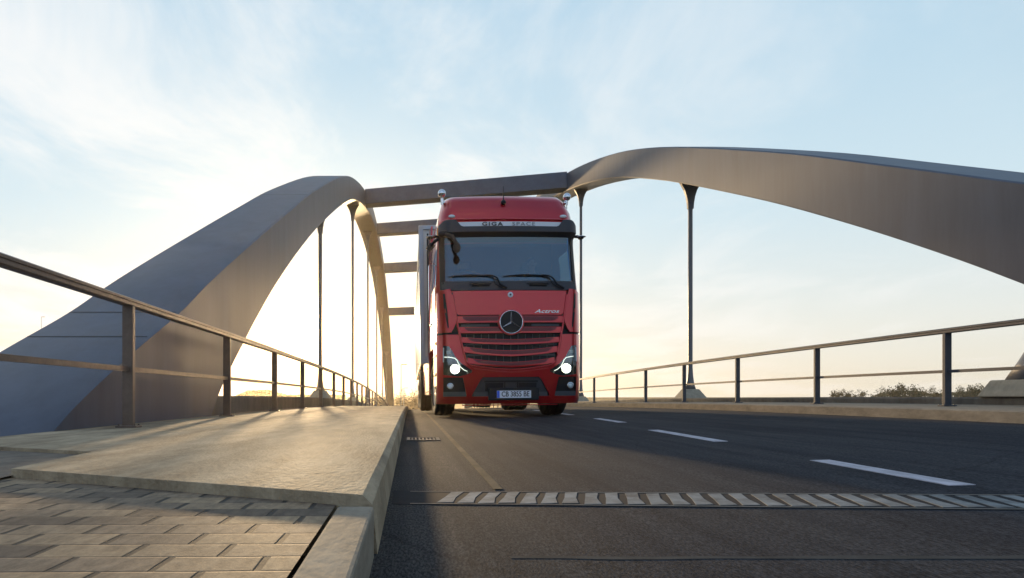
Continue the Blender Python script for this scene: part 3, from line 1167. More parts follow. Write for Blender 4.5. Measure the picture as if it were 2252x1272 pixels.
for (px, h, d, k), lb in zip(pf, lf):
    src = (t3, t4)[k]
    hh = (9.0, 8.0)[k]
    x = px2x(px, d)
    z = min(gz(x, d), -7.4)
    args = ((x, d, z), random.uniform(0, 6), (h / hh,) * 3)
    if first[k]:
        src.location, src.rotation_euler.z, src.scale = args
        src['label'] = lb
        first[k] = False
    else:
        copy_thing(src, *args, lb)
# far wooded rise, left: one mass
b = MB()
rnd = random.Random(4)
for i in range(9000):
    px = rnd.uniform(515, 760)
    d = rnd.uniform(395, 425)
    env = cur([515, 545, 590, 622, 640, 700, 760], [8.0, 11.4, 12.0, 9.4, 8.7, 9.0, 8.8], px)
    x = px2x(px, d)
    z = -8.6 + env * (1 - rnd.random() ** 2 * .9) + rnd.uniform(-.4, .4)
    s = rnd.uniform(.3, .8)
    u = Vector((rnd.gauss(0, 1), rnd.gauss(0, 1), rnd.gauss(0, 1))).normalized()
    v = u.orthogonal().normalized()
    p = Vector((x, d, z))
    b.add([p - u * s, p + v * s, p + u * s, p - v * s], [(0, 1, 2, 3)])
bw = MB()
for i in range(5200):
    px = rnd.uniform(1925, 2235)
    d = rnd.uniform(300, 330)
    env = cur([1925, 1945, 1990, 2015, 2050, 2110, 2150, 2190, 2235], [8.9, 9.8, 11.0, 10.8, 9.6, 10.2, 10.6, 9.6, 9.1], px)
    x = px2x(px, d)
    z = -8.6 + env * (1 - rnd.random() ** 2 * .9) + rnd.uniform(-.4, .4)
    s = rnd.uniform(.3, .7)
    u = Vector((rnd.gauss(0, 1), rnd.gauss(0, 1), rnd.gauss(0, 1))).normalized()
    v = u.orthogonal().normalized()
    p = Vector((x, d, z))
    bw.add([p - u * s, p + v * s, p + u * s, p - v * s], [(0, 1, 2, 3)])
tag(bw.build('hedgerow', M['leaf']), 'low dark belt of bushes behind the trees beyond the right railing', 'wood', kind='stuff')
tag(b.build('distant_wood', M['leafb']), 'far wooded rise seen through the left railing between two posts', 'wood', kind='stuff')


# street lamps
def lamp(px, d, ztop, zbase, side, label, name='street_lamp'):
    x = px2x(px, d)
    r = empty(name, (x, d, zbase), label, 'street lamp', 'street lamps beyond the bridge')
    h = ztop - zbase
    b = MB()
    b.tube([(0, 0, -.3), (0, 0, h * .5), (0, 0, h - .02)], [.11, .085, .06], 10)
    b.build('pole', M['lampgrey'], r, smooth=True)
    b = MB()
    b.tube([(0, 0, h - .05), (.35 * side, 0, h), (.6 * side, 0, h)], .04, 8)
    b.box((.55 * side, 0, h + .02), (1.0, .34, .13))
    b.build('lamp_head', M['hanger'], r, bevel=.03)
    return r


lamp(882, 112, .41 + 5.35, -5.0, 1, 'tall grey street lamp with flat head beyond the bridge, left of the truck')
lamp(888, 150, .41 + 1.7, -7.8, 1, 'small distant street lamp beyond the trees, just left of the truck')
lamp(91, 200, .41 + 24.3, -8.8, 1, 'lamp mast whose tip just shows above the left arch')

# ------------------------------------------------------------------ truck
TX, TY = 1.725, 10.97
truck = empty('truck', (TX, TY, deckz(TX)), 'red long-haul truck driving towards the camera with its headlights on', 'truck')
truck.rotation_euler = (0, R(-0.5), R(2.0))

_lw = [.2, .3, .5, .9, 1.4, 1.75, 2.18, 2.3, 3.0, 3.15, 3.35, 3.6, 3.82, 3.90, 3.95, 3.98]
_lv = [.12, .07, .02, -.02, 0, .01, .03, .06, .14, .12, .13, .22, .36, .46, .62, .95]
_hw = [.2, .3, 1.4, 2.2, 3.0, 3.35, 3.6, 3.82, 3.90, 3.95, 3.98]
_hv = [1.22, 1.25, 1.25, 1.245, 1.20, 1.19, 1.16, 1.10, 1.06, 1.0, .9]


def half(w):
    return cur(_hw, _hv, w)


def front(u, w):
    h = half(w)
    r = min(abs(u) / h, 1.03)
    v = cur(_lw, _lv, w) + .075 * r * r
    if r > .84:
        v += .19 * ((r - .84) / .16) ** 2
    return v


def patch(b, u0, u1, bot, top, off=0.0, thick=0.03, nu=None, nw=8, both=False, us=None):
    """solid panel following the cab front: bot(u)/top(u) give its lower and upper edge, off>0 is recessed"""
    if both:
        patch(b, u0, u1, bot, top, off, thick, nu, nw)
        patch(b, -u1, -u0, (lambda u: bot(-u)) if callable(bot) else bot, (lambda u: top(-u)) if callable(top) else top, off, thick, nu, nw)
        return
    fb = bot if callable(bot) else (lambda u: bot)
    ft = top if callable(top) else (lambda u: top)
    if us is None:
        nu = nu or max(2, int(abs(u1 - u0) / 0.045))
        us = [u0 + (u1 - u0) * i / nu for i in range(nu + 1)]
    n = len(us)
    vs = []
    for o_ in (off, off + thick):
        for u in us:
            for j in range(nw + 1):
                w = fb(u) + (ft(u) - fb(u)) * j / nw
                vs.append((u, front(u, w) + o_, w))
    m = nw + 1
    K = n * m
    fs = []
    for i in range(n - 1):
        for j in range(nw):
            a = i * m + j
            fs.append((a, a + m, a + m + 1, a + 1))
            fs.append((K + a, K + a + 1, K + a + m + 1, K + a + m))
    for i in range(n - 1):
        a = i * m
        fs.append((a, K + a, K + a + m, a + m))
        a = i * m + nw
        fs.append((a, a + m, K + a + m, K + a))
    for j in range(nw):
        fs.append((j, j + 1, K + j + 1, K + j))
        a = (n - 1) * m + j
        fs.append((a, K + a, K + a + 1, a + 1))
    b.add(vs, fs)


def I(xs, ys):
    return lambda u: cur(xs, ys, abs(u))


def part(name, m, f, parent=None, bevel=0.0, smooth=True, auto=40, label=None):
    b = MB()
    f(b)
    o = b.build(name, m, parent or truck, smooth=smooth, bevel=bevel, auto=auto)
    if label:
        o['label'] = label
    return o


# cab shell -------------------------------------------------------
def shell(b):
    ws = [.55, .7, .9, 1.05, 1.25, 1.45, 1.7, 1.95, 2.18, 2.33, 2.5, 2.75, 3.0, 3.15, 3.35, 3.45, 3.52, 3.6, 3.68, 3.76, 3.82, 3.86, 3.90, 3.93, 3.95, 3.98]
    rs = [-1 + 2 * i / 36 for i in range(37)]
    vend = 2.30
    rings = []
    for w in ws:
        h = half(w)
        ring = []
        inset = 0.055 if w < 3.30 else 0.0
        f1 = front(h, w) + inset
        for k in range(6):
            ring.append((-h, vend + (f1 + .02 - vend) * k / 6, w))
        side_v = [p[1] for p in ring]
        for r_ in rs:
            ring.append((h * r_, front(h * r_, w) + inset, w))
        for k in range(5, -1, -1):
            ring.append((h, vend + (f1 + .02 - vend) * k / 6, w))
        rings.append(ring)
    n = len(rings[0])
    vs = [p for g in rings for p in g]
    fs = []
    for j in range(len(ws) - 1):
        wm = (ws[j] + ws[j + 1]) / 2
        for i in range(n):
            i2 = (i + 1) % n
            a, c = rings[j][i], rings[j][i2]
            um, vm = (a[0] + c[0]) / 2, (a[1] + c[1]) / 2
            if i == n - 1:
                pass
            elif abs(um) < half(wm) - .01 and 2.33 < wm < 3.05 and abs(um) < 1.12 and vm < 1:
                continue                      # windscreen opening
            elif abs(abs(um) - half(wm)) < .01 and 2.33 < wm < 3.0 and .45 < vm < 1.5:
                continue                      # door window opening
            elif abs(abs(um) - half(wm)) < .01 and wm < 1.2 and .85 < vm < 2.2:
                continue                      # wheel arch
            fs.append((j * n + i, j * n + i2, (j + 1) * n + i2, (j + 1) * n + i))
    fs.append(tuple((len(ws) - 1) * n + i for i in range(n)))
    b.add(vs, fs)


part('cab_body', M['red'], shell, auto=30)
# dark backing behind the grille openings
part('grille_backing', M['darker'], lambda b: patch(b, -1.0, 1.0, .34, 2.14, .035, .015, nu=30, nw=24))
# interior liner
ib = MB()
ib.box((0, 1.75, 2.75), (2.3, .05, 1.4))
ib.box((0, 1.1, 3.32), (2.25, 1.4, .04))
ib.box((0, 1.1, 2.0), (2.3, 1.3, .05))
ib.build('cab_interior', M['seat'], truck)
part('dashboard', M['dark'], lambda b: (b.box((0, .52, 2.26), (2.1, .42, .12)), b.box((.5, .42, 2.36), (.5, .2, .12))), bevel=.03)
part('tablet', M['letter'], lambda b: b.box((-.06, .33, 2.40), (.26, .02, .2), Matrix.Rotation(R(-8), 3, 'X')), bevel=.008)
for su in (-.6, .6):
    s = part('seat', M['seat'], lambda b: (b.box((su, 1.25, 2.1), (.5, .5, .16)), b.box((su, 1.48, 2.45), (.48, .14, .62)), b.box((su, 1.5, 2.86), (.26, .1, .18))), bevel=.04)


def steer(b):
    rot = Matrix.Rotation(R(-32), 3, 'X')
    c = Vector((.6, .72, 2.40))
    pts = [c + rot @ Vector((.215 * math.cos(q), 0, .215 * math.sin(q))) for q in [2 * math.pi * k / 24 for k in range(25)]]
    b.tube(pts, .016, 8)
    for q in (0, math.pi, -math.pi / 2):
        b.tube([c, c + rot @ Vector((.21 * math.cos(q), 0, .21 * math.sin(q)))], .014, 6)
    b.sphere(c, .05)


part('steering_wheel', M['darker'], steer)

# hood flap above the grille
part('front_flap', M['red'], lambda b: patch(b, -.975, .975, I([0, .92, .975], [1.748, 1.748, 2.10]), 2.165, 0.0, .04, nu=40, nw=6), bevel=.008)
# grille slats: (half width, side top, side bottom, centre sag, mesh half width)
slats = [(.915, 1.732, 1.612, 0.0), (.885, 1.545, 1.437, 0.004), (.835, 1.372, 1.277, .042), (.80, 1.214, 1.112, .075), (.745, 1.022, .928, .080)]
for k, (U, t_, b_, sag) in enumerate(slats):
    def sg(u, s=sag, U=U):
        r_ = abs(u) / U
        return s * (1 - (0.25 * r_ + .75 * r_ * r_))
    tp = lambda u: t_ - sg(u)
    bt = lambda u: b_ - sg(u)
    o = part('grille_slat', M['red'], lambda b: (patch(b, -U, U, bt, lambda u: bt(u) + .028, -.022, .045, nu=30, nw=2),
                                                 patch(b, -U, U, lambda u: bt(u) + .026, tp, -.006, .03, nu=30, nw=3)), bevel=.004)
    mi = part('slat_mesh', M['redmesh'], lambda b: patch(b, -(U - .10), U - .10, lambda u: bt(u) + .034 + max(0, (abs(u) - U + .17) * .6), lambda u: tp(u) - .008, -.010, .006, nu=30, nw=2), parent=o)
    # fine perforation rows on the mesh
    def perf(b):
        for rr in range(3):
            u = -(U - .16)
            while u < U - .16:
                w0 = bt(u) + .045 + rr * .018
                b.box((u, front(u, w0) - .0115, w0), (.010, .003, .007))
                u += .022
    part('perforation', M['darker'], perf, parent=o, smooth=False)
# vertical ribs deep inside the lower grille
def ribs(b):
    for k in range(-6, 7):
        u = k * .125
        b.box((u, front(u, 1.2) + .025, 1.17), (.012, .02, .50))


part('grille_rib', M['dark'], ribs, smooth=False)
# grey inner blades seen in the upper gaps
part('grille_blade', M['shelf'], lambda b: (patch(b, .36, .84, 1.555, 1.592, .016, .01, both=True), patch(b, .0, .80, 1.235, 1.262, .02, .01, both=True), patch(b, .2, .76, 1.05, 1.085, .02, .01, both=True)))

# badge
def ringpts(r_, y, n=40, cx_=0, cz=1.62):
    return [(cx_ + r_ * math.cos(2 * math.pi * k / n), y, cz + r_ * math.sin(2 * math.pi * k / n)) for k in range(n + 1)]


BW = 1.618
bd = part('badge', M['red'], lambda b: b.lathe([(.03, .222), (-.035, .222), (-.045, .214), (-.045, .20)], (0, front(0, BW), BW), 'Y', 48), bevel=0)
part('badge_disc', M['darker'], lambda b: b.lathe([(-.044, .196), (-.050, .190)], (0, front(0, BW), BW), 'Y', 48), parent=bd)
part('badge_ring', M['chrome'], lambda b: b.tube(ringpts(.192, front(0, BW) - .052, 48, 0, BW), .0085, 8), parent=bd)


def star(b):
    y0 = front(0, BW) - .052
    for a in (90, 210, 330):
        d = Vector((math.cos(R(a)), 0, math.sin(R(a))))
        p = Vector((-d.z, 0, d.x))
        c = Vector((0, y0, BW))
        b.add([c + p * .022 - d * .012, c - p * .022 - d * .012, c + d * .186 + p * .004, c + d * .186 - p * .004, c + Vector((0, -.022, 0)), c + d * .186 + Vector((0, -.006, 0))],
              [(0, 2, 5, 4), (1, 4, 5, 3), (2, 3, 5), (0, 4, 1)])


part('badge_star', M['chrome'], star, parent=bd, smooth=False)
eb = part('small_emblem', M['stripw'], lambda b: b.lathe([(.0, .046), (-.012, .046), (-.014, .042)], (0, front(0, 2.09), 2.09), 'Y', 24))
part('emblem_centre', M['letter'], lambda b: b.lathe([(-.013, .018), (-.017, .018)], (0, front(0, 2.09), 2.09), 'Y', 16), parent=eb)
text_mesh('lettering', 'Actros', .085, M['silver'], truck, (.62, front(.62, 1.80) - .008, 1.805), ext=.006, shear=.35, xs=1.75, offs=.001)

# corner air deflectors
part('corner_deflector', M['red'], lambda b: patch(b, .93, 1.245, I([.93, 1.0, 1.245], [1.62, 1.452, 1.452]), I([.93, .985, 1.0, 1.12, 1.245], [1.68, 2.10, 2.20, 2.19, 2.15]), -.03, .06), bevel=.014, smooth=True)
o = bpy.data.objects[-1] if False else None
part('corner_deflector', M['red'], lambda b: patch(b, -1.245, -.93, I([.93, 1.0, 1.245], [1.62, 1.452, 1.452]), I([.93, .985, 1.0, 1.12, 1.245], [1.68, 2.10, 2.20, 2.19, 2.15]), -.03, .06), bevel=.014)
for s in (-1, 1):
    def slot(b, s=s):
        vs = []
        ws = [1.53, 1.7, 1.9, 2.12]
        for w, uc, hw_ in zip(ws, (1.065, 1.085, 1.11, 1.13), (.012, .02, .024, .016)):
            for du in (-hw_, hw_):
                u = (uc + du) * s
                vs.append((u, front(u, w) - .034, w))
        b.add(vs, [(0, 1, 3, 2), (2, 3, 5, 4), (4, 5, 7, 6)])
    part('deflector_slot', M['darker'], slot, smooth=False)

# bumper and lamp surround -------------------------------------------------
Lt = I([.655, .66, .85, .97, 1.03, 1.15, 1.17], [.80, .80, .93, 1.07, 1.215, 1.235, 1.235])
Lb = I([.655, .66, .75, .90, 1.15], [.80, .775, .735, .70, .735])


def bumper(b):
    patch(b, -1.25, 1.25, .235, .362, -.012, .07, nu=56, nw=3)
    patch(b, 1.15, 1.25, .36, 1.42, 0, .05, both=True, nu=4, nw=14)
    cb = I([0, .48, .52, .66, .67, .76, .761, 1.15], [.69, .69, .65, .40, .36, .36, .685, .70])
    ct = I([0, .30, .655, .66, .75, .9, 1.15], [.828, .845, .900, .775, .735, .70, .735])
    us = [0, .1, .2, .3, .4, .48, .52, .56, .6, .655, .6551, .67, .7, .76, .7601, .82, .9, 1.0, 1.08, 1.15]
    for s in (-1, 1):
        patch(b, 0, 0, cb, ct, -.004, .05, nw=4, us=[s * u for u in us])
    for s in (-1, 1):
        patch(b, 0, 0, Lt, I([.655, .745, .80, .84, .86, 1.15], [.90, .93, 1.10, 1.32, 1.415, 1.42]), 0, .05, nw=6, us=[s * u for u in (.655, .70, .745, .77, .80, .82, .84, .86, .9, .95, 1.0, 1.05, 1.1, 1.1501)])


part('bumper', M['red'], bumper, auto=35)
# raised lip following the curved bottom of the grille
part('grille_frame', M['red'], lambda b: [b.tube([(s * u, front(u, w) - .006, w) for u, w in ((0, .815), (.2, .822), (.4, .846), (.6, .872), (.70, .895), (.765, .95), (.80, 1.08), (.845, 1.28), (.87, 1.42), (.90, 1.55), (.93, 1.75), (.985, 2.1))], [.014] * 5 + [.02] * 7, 10) for s in (-1, 1)])
# shadow gap between cab and bumper at the corners
part('corner_gap', M['darker'], lambda b: patch(b, .87, 1.23, 1.415, 1.455, .03, .01, both=True))
part('lower_spoiler', M['red'], lambda b: patch(b, -.82, .82, .205, .222, -.03, .16, nu=30, nw=1), bevel=.004)
part('chin_crease', M['red'], lambda b: [b.tube([(s * u, front(u, w) - .004, w) for u, w in ((0, .77), (.25, .787), (.5, .815), (.64, .835))], .008, 8) for s in (-1, 1)])

# lower grille insert
lg = part('lower_grille', M['dark'], lambda b: patch(b, -.665, .665, .362, I([0, .48, .52, .665], [.688, .688, .65, .37]), .030, .02, nu=40, nw=5))
part('grille_bar', M['darker'], lambda b: (patch(b, -.46, .46, .60, .63, .012, .02), patch(b, -.12, -.10, .44, .60, .012, .02, nu=1), patch(b, .10, .12, .44, .60, .012, .02, nu=1),
                                           patch(b, -.44, -.13, .45, .59, .024, .01), patch(b, .13, .44, .45, .59, .024, .01)), parent=lg)
for s in (-1, 1):
    part('grille_shelf', M['shelf'], lambda b: patch(b, *sorted((s * .29, s * .63)), .362, .435, .006, .05), parent=lg)
# fog lamp recesses
for s in (-1, 1):
    fr = part('fog_lamp_recess', M['darker'], lambda b: patch(b, 0, 0, .362, I([.76, .80, 1.15], [.68, .685, .69]), .036, .015, us=[s * u for u in (.762, .85, .95, 1.05, 1.149)], nw=4))
    part('recess_shelf', M['shelf'], lambda b: patch(b, 0, 0, .362, .445, .004, .05, us=[s * u for u in (.762, .85, .95, 1.05, 1.10, 1.149)], nw=2), parent=fr)
    uu = s * 1.035
    fl = part('fog_lamp', M['chrome'], lambda b: b.lathe([(.03, .052), (-.012, .056), (-.014, .048), (.01, .036)], (uu, front(uu, .54) + .015, .54), 'Y', 24))
    part('fog_glass', M['markerl'], lambda b: b.sphere((uu, front(uu, .54) + .012, .54), .036, 16, 8, (1, .45, 1)), parent=fl)
    # headlamp
    hl = part('headlight', M['house'], lambda b: patch(b, 0, 0, Lb, Lt, .042, .02, us=[s * u for u in (.66, .70, .75, .8, .85, .9, .95, 1.0, 1.03, 1.07, 1.1, 1.15)], nw=6))
    ul = s * .955
    wl = .83
    part('reflector', M['refl'], lambda b: b.lathe([(.045, .03), (.02, .072), (.006, .082), (.006, .088), (.03, .088)], (ul, front(ul, wl) - .002, wl), 'Y', 28), parent=hl)
    part('lamp', M['led'], lambda b: b.lathe([(.0, .038), (-.010, .030)], (ul, front(ul, wl) + .012, wl), 'Y', 24), parent=hl)
    part('daylight_strip', M['drl'], lambda b: b.tube([(s * u, front(u, w) + .016, w) for u, w in ((1.145, 1.04), (1.05, 1.035), (.955, 1.015), (.915, .975), (.895, .925), (.86, .865), (.80, .815), (.745, .79))], .0075, 8), parent=hl)
    part('side_strip', M['markerl'], lambda b: b.tube([(s * u, front(u, w) + .012, w) for u, w in ((1.14, 1.20), (1.143, 1.10), (1.145, .95))], .010, 8), parent=hl)
    part('small_reflector', M['refl'], lambda b: (b.sphere((s * .74, front(.74, .765) + .03, .765), .018, 10, 6), b.box((s * 1.06, front(1.06, 1.12) + .03, 1.12), (.07, .02, .05))), parent=hl)
    part('lens', M['lens'], lambda b: patch(b, 0, 0, Lb, Lt, .002, .004, us=[s * u for u in (.66, .70, .75, .8, .85, .9, .95, 1.0, 1.03, 1.07, 1.1, 1.15)], nw=6), parent=hl)

# number plate
PY = front(0, .42) - .045
ph = part('plate_holder', M['darker'], lambda b: b.box((0.04, PY + .03, .40), (.86, .07, .21)), bevel=.012, smooth=False)
pl = part('number_plate', M['plate'], lambda b: b.box((0.04, PY - .010, .395), (.585, .006, .125)), bevel=.002, smooth=False)
part('plate_band', M['blue'], lambda b: b.box((0.04 - .268, PY - .0135, .395), (.046, .003, .119)), parent=pl, smooth=False)
text_mesh('plate_text', 'CB 3855 BE', .122, M['letter'], pl, (0.065, PY - .0145, .395), ext=.0012, xs=.80, offs=.0022)

# windscreen, cowl, pillars, visor
part('windscreen', M['glass'], lambda b: patch(b, -1.125, 1.125, I([0, 1.0, 1.125], [2.325, 2.325, 2.36]), 3.16, .012, .005, nu=44, nw=12))
part('windscreen_shade', M['darker'], lambda b: patch(b, -1.13, 1.13, 3.015, 3.18, .022, .005, nu=44, nw=3))
for s in (-1, 1):
    part('pillar', M['darker'], lambda b: patch(b, *sorted((s * 1.105, s * 1.185)), 2.20, 3.18, .0, .03, nu=4, nw=12))
cw = part('wiper_cowl', M['dark'], lambda b: patch(b, -1.16, 1.16, I([0, .97, 1.05, 1.16], [2.172, 2.172, 2.19, 2.2]), 2.335, -.004, .06, nu=44, nw=4), bevel=.006)
part('grip_recess', M['darker'], lambda b: [b.tube([(uc - .15, front(uc, 2.265) - .006, 2.262), (uc + .15, front(uc, 2.265) - .006, 2.262)], .026, 10) for uc in (-.50, .48)], parent=cw)
for uc in (-.50, .48):
    part('grip_bar', M['dark'], lambda b: b.tube([(uc - .19, front(uc, 2.28) + .0, 2.285), (uc - .15, front(uc, 2.28) - .03, 2.295), (uc + .15, front(uc, 2.28) - .03, 2.295), (uc + .19, front(uc, 2.28), 2.285)], .014, 8), parent=cw)


def wiper(b, u0, u1, u2):
    # arm from pivot u2 up to elbow u1, blade from elbow to u0
    def P(u, w, o=-.03):
        return (u, front(u, w) + o, w)
    b.tube([P(u2, 2.20, -.04), P(u2 - .12, 2.27, -.05), P(u1 + .08, 2.38, -.045), P(u1, 2.425, -.035), P(u1 - .12, 2.435, -.035)], [.022, .02, .014, .012, .010], 8)
    b.tube([P(u2 - .08, 2.20, -.03), P(u2 - .2, 2.28, -.035), P(u1 + .02, 2.385, -.03), P(u1 - .06, 2.415, -.03)], .008, 6)
    pts = [(u0 + (u1 + .02 - u0) * k / 12) for k in range(13)]
    b.tube([P(u, 2.415 + .016 * math.sin(math.pi * k / 12) - (.0 if k else .003), -.02) for k, u in enumerate(pts)], [.006, .009, .010, .011, .012, .016, .018, .016, .013, .012, .011, .010, .008], 6)


part('wiper', M['darker'], lambda b: wiper(b, -1.06, -.30, -.06))
part('wiper', M['darker'], lambda b: wiper(b, -.12, .66, .93))


def visor(b):
    tp = I([0, .80, .84, .92, 1.10, 1.20], [3.245, 3.245, 3.262, 3.365, 3.375, 3.32])
    bt = I([0, 1.0, 1.20], [3.145, 3.15, 3.17])
    patch(b, -1.20, 1.20, bt, tp, -.17, .05, nu=60, nw=5)
    # underside sloping back to the glass
    us = [-1.19 + 2.38 * i / 40 for i in range(41)]
    vs = []
    for u in us:
        vs += [(u, front(u, 3.15) - .155, bt(u) + .004), (u, front(u, 3.10) + .02, 3.10), (u, front(u, 3.2) + .02, 3.20), (u, front(u, 3.2) - .13, 3.2)]
    fs = []
    for i in range(40):
        for k in range(4):
            k2 = (k + 1) % 4
            fs.append((i * 4 + k, (i + 1) * 4 + k, (i + 1) * 4 + k2, i * 4 + k2))
    b.add(vs, fs)


part('sun_visor', M['dark'], visor, bevel=.004)
sg_ = part('name_strip', M['stripw'], lambda b: patch(b, -.90, .90, 3.22, 3.335, -.11, .10, nu=30, nw=2), bevel=.003)
text_mesh('lettering', 'GIGA', .088, M['letter'], truck, (-.30, front(.30, 3.29) - .128, 3.288), ext=.002, xs=1.45, space=1.25, offs=.002)
text_mesh('lettering', 'SPACE', .088, M['letterg'], truck, (.235, front(.2, 3.29) - .128, 3.288), ext=.002, xs=1.35, space=1.25)
part('roof_brow', M['red'], lambda b: patch(b, -1.15, 1.15, 3.345, 3.42, I and .0, .02, nu=40, nw=3) if False else patch(b, -1.14, 1.14, 3.40, 3.425, -.035, .06, nu=40, nw=2), bevel=.01)
for s in (-1, 1):
    part('marker_light', M['markerl'], lambda b: b.sphere((s * .97, front(.97, 3.47) - .012, 3.475), .06, 14, 8, (1.0, .45, .5)))
    part('indicator', M['amber'], lambda b: b.box((s * 1.205, front(1.19, 3.27) + .03, 3.25), (.02, .10, .14)), bevel=.006)

# roof lamps, horns and aerials
for s in (-1, 1):
    rl = part('roof_lamp', M['chrome'], lambda b: b.sphere((s * 1.115, .48, 3.925 - .03 * s), .070, 24, 14))
    part('lamp_bracket', M['chrome'], lambda b: (b.tube([(s * 1.10, .50, 3.76), (s * 1.115, .485, 3.87)], [.034, .026], 12), b.sphere((s * 1.085, .49, 3.79), .034, 12, 8)), parent=rl)
an = part('aerial', M['darker'], lambda b: (b.sphere((-.06, front(0, 3.72) - .03, 3.735), .045, 16, 10), b.tube([(-.06, front(0, 3.72) - .03, 3.75), (-.05, .32, 4.03)], [.011, .006], 6)))
part('aerial', M['darker'], lambda b: (b.tube([(1.19, .75, 3.40), (1.20, .8, 3.85)], [.008, .006], 6), b.tube([(1.2, .79, 3.66), (1.2, .79, 3.73)], .014, 6)))

# mirror cameras and kerb mirror
for s in (-1, 1):
    mc = part('mirror_camera', M['darker'], lambda b: (b.tube([(s * 1.19, .40, 3.17), (s * 1.27, .38, 3.165), (s * 1.31, .36, 3.155)], [.024, .028, .022], 10),
                                                       b.sphere((s * 1.335, .40, 3.145), .045, 14, 8, (1.1, 1.7, .55))), auto=60)
    part('camera_cap', M['chrome'], lambda b: (b.sphere((s * 1.33, .37, 3.160), .05, 14, 8, (1.7, 1.5, .35))), parent=mc)


def kmirror(b):
    b.sphere((-1.13, .06, 3.13), .085, 14, 10, (1.1, .8, .75))
    b.tube([(-1.09, .02, 3.11), (-1.0, -.08, 3.06), (-.955, -.12, 2.98), (-.935, -.14, 2.93)], [.038, .040, .032, .034], 12)
    b.sphere((-.925, -.14, 2.855), .075, 16, 12, (.85, .5, 1.2))


part('kerb_mirror', M['darker'], kmirror, auto=60)
part('mirror_arm', M['darker'], lambda b: (b.tube([(-1.2, .28, 3.10), (-1.27, .32, 3.06), (-1.33, .36, 3.0)], [.03, .03, .02], 8), b.box((-1.33, .38, 2.98), (.10, .05, .14), Matrix.Rotation(R(40), 3, 'Y'))), bevel=.01)

# cab sides
for s in (-1, 1):
    part('side_window', M['sideglass'], lambda b: b.add([(s * 1.238, .50, 2.34), (s * 1.238, 1.50, 2.34), (s * 1.205, 1.5, 3.0), (s * 1.205, .50, 3.0)], [(0, 1, 2, 3)]))
    dr = part('door', M['red'], lambda b: b.box((s * 1.252, .98, 1.78), (.012, 1.06, 1.04)), bevel=.004)
    part('door_handle', M['darker'], lambda b: b.box((s * 1.27, 1.35, 1.72), (.03, .22, .05)), parent=dr, bevel=.008)
    part('grab_rail', M['chrome'], lambda b: b.tube([(s * 1.24, 1.56, 1.6), (s * 1.29, 1.58, 1.65), (s * 1.28, 1.60, 2.9), (s * 1.23, 1.62, 2.95)], .016, 8))
    part('step', M['dark'], lambda b: (b.box((s * 1.14, .62, .40), (.22, .42, .06)), b.box((s * 1.16, .62, .75), (.20, .42, .06)), b.box((s * 1.18, .62, 1.08), (.16, .42, .05))), bevel=.01)
    part('side_deflector', M['red'], lambda b: (b.add([(s * 1.24, 2.30, .95), (s * 1.255, 2.68, .95), (s * 1.20, 2.68, 3.85), (s * 1.18, 2.30, 3.85), (s * 1.21, 2.30, .95), (s * 1.22, 2.68, .95), (s * 1.17, 2.68, 3.85), (s * 1.15, 2.30, 3.85)],
                                                      [(0, 1, 2, 3), (4, 7, 6, 5), (0, 3, 7, 4), (1, 5, 6, 2), (3, 2, 6, 7), (0, 4, 5, 1)])), smooth=False)
    part('deflector_edge', M['darker'], lambda b: b.box((s * 1.23, 2.72, 2.5), (.035, .07, 2.6)))
    part('side_marker', M['amber'], lambda b: b.sphere((s * 1.255, .42, 1.30), .03, 12, 8, (.5, 1.6, 1)))

# chassis and wheels
chs = part('chassis', M['darker'], lambda b: (b.box((-.42, 3.9, .92), (.09, 6.0, .28)), b.box((.42, 3.9, .92), (.09, 6.0, .28)), b.box((0, 4.95, 1.1), (1.0, 1.0, .12)),
                                              b.tube([(-.9, 1.38, .5), (-.3, 1.38, .42), (.3, 1.38, .42), (.9, 1.38, .5)], .075, 10), b.tube([(-.9, 5.05, .52), (.9, 5.05, .52)], .09, 10),
                                              b.sphere((0, 5.0, .50), .23), b.box((0, .8, .62), (1.5, .9, .35)), b.box((.03, 1.2, .30), (.46, .30, .16))), bevel=.01)
part('fuel_tank', M['trailerf'], lambda b: (b.box((-1.0, 3.25, .72), (.46, 1.3, .60)), b.box((1.0, 3.25, .72), (.46, 1.3, .60))), bevel=.08)
for s in (-1, 1):
    part('side_skirt', M['red'], lambda b: b.box((s * 1.235, 3.3, .75), (.03, 1.95, .72)), bevel=.01)


def tyre(b, w=.37, r=.505, n=48):
    h = w / 2
    prof = [(-h * .80, .30), (-h * .93, .34), (-h, .42), (-h * .97, r - .035), (-h * .86, r - .008), (-h * .6, r), (-h * .56, r - .014), (-h * .50, r - .014), (-h * .46, r), (-.03, r), (-.02, r - .014), (.02, r - .014), (.03, r),
            (h * .46, r), (h * .50, r - .014), (h * .56, r - .014), (h * .6, r), (h * .86, r - .008), (h * .97, r - .035), (h, .42), (h * .93, .34), (h * .80, .30)]
    b.lathe(prof, (0, 0, 0), 'X', n)


def rimm(b, s):
    b.lathe([(s * .15, .30), (s * .16, .305), (s * .13, .28), (s * .02, .25), (s * .03, .15), (s * .10, .13), (s * .12, .10), (s * .12, .0001), (-s * .1, .0001), (-s * .12, .29)], (0, 0, 0), 'X', 32)
    for k in range(10):
        q = 2 * math.pi * k / 10
        b.lathe([(s * .03, .016), (s * .06, .016)], (0, .20 * math.cos(q), .20 * math.sin(q)), 'X', 6)


def wheel(parent, u, v, s, name='wheel', w=.37, rr=.505, steer_=0):
    wr = bpy.data.objects.new(name, None)
    COL.objects.link(wr)
    wr.parent = parent
    wr.location = (u, v, rr)
    wr.rotation_euler = (0, 0, steer_)
    b = MB()
    tyre(b, w, rr)
    b.build('tyre', M['tyre'], wr, smooth=True, auto=30)
    b = MB()
    rimm(b, s)
    b.build('rim', M['rim'], wr, smooth=True, auto=30)
    return wr


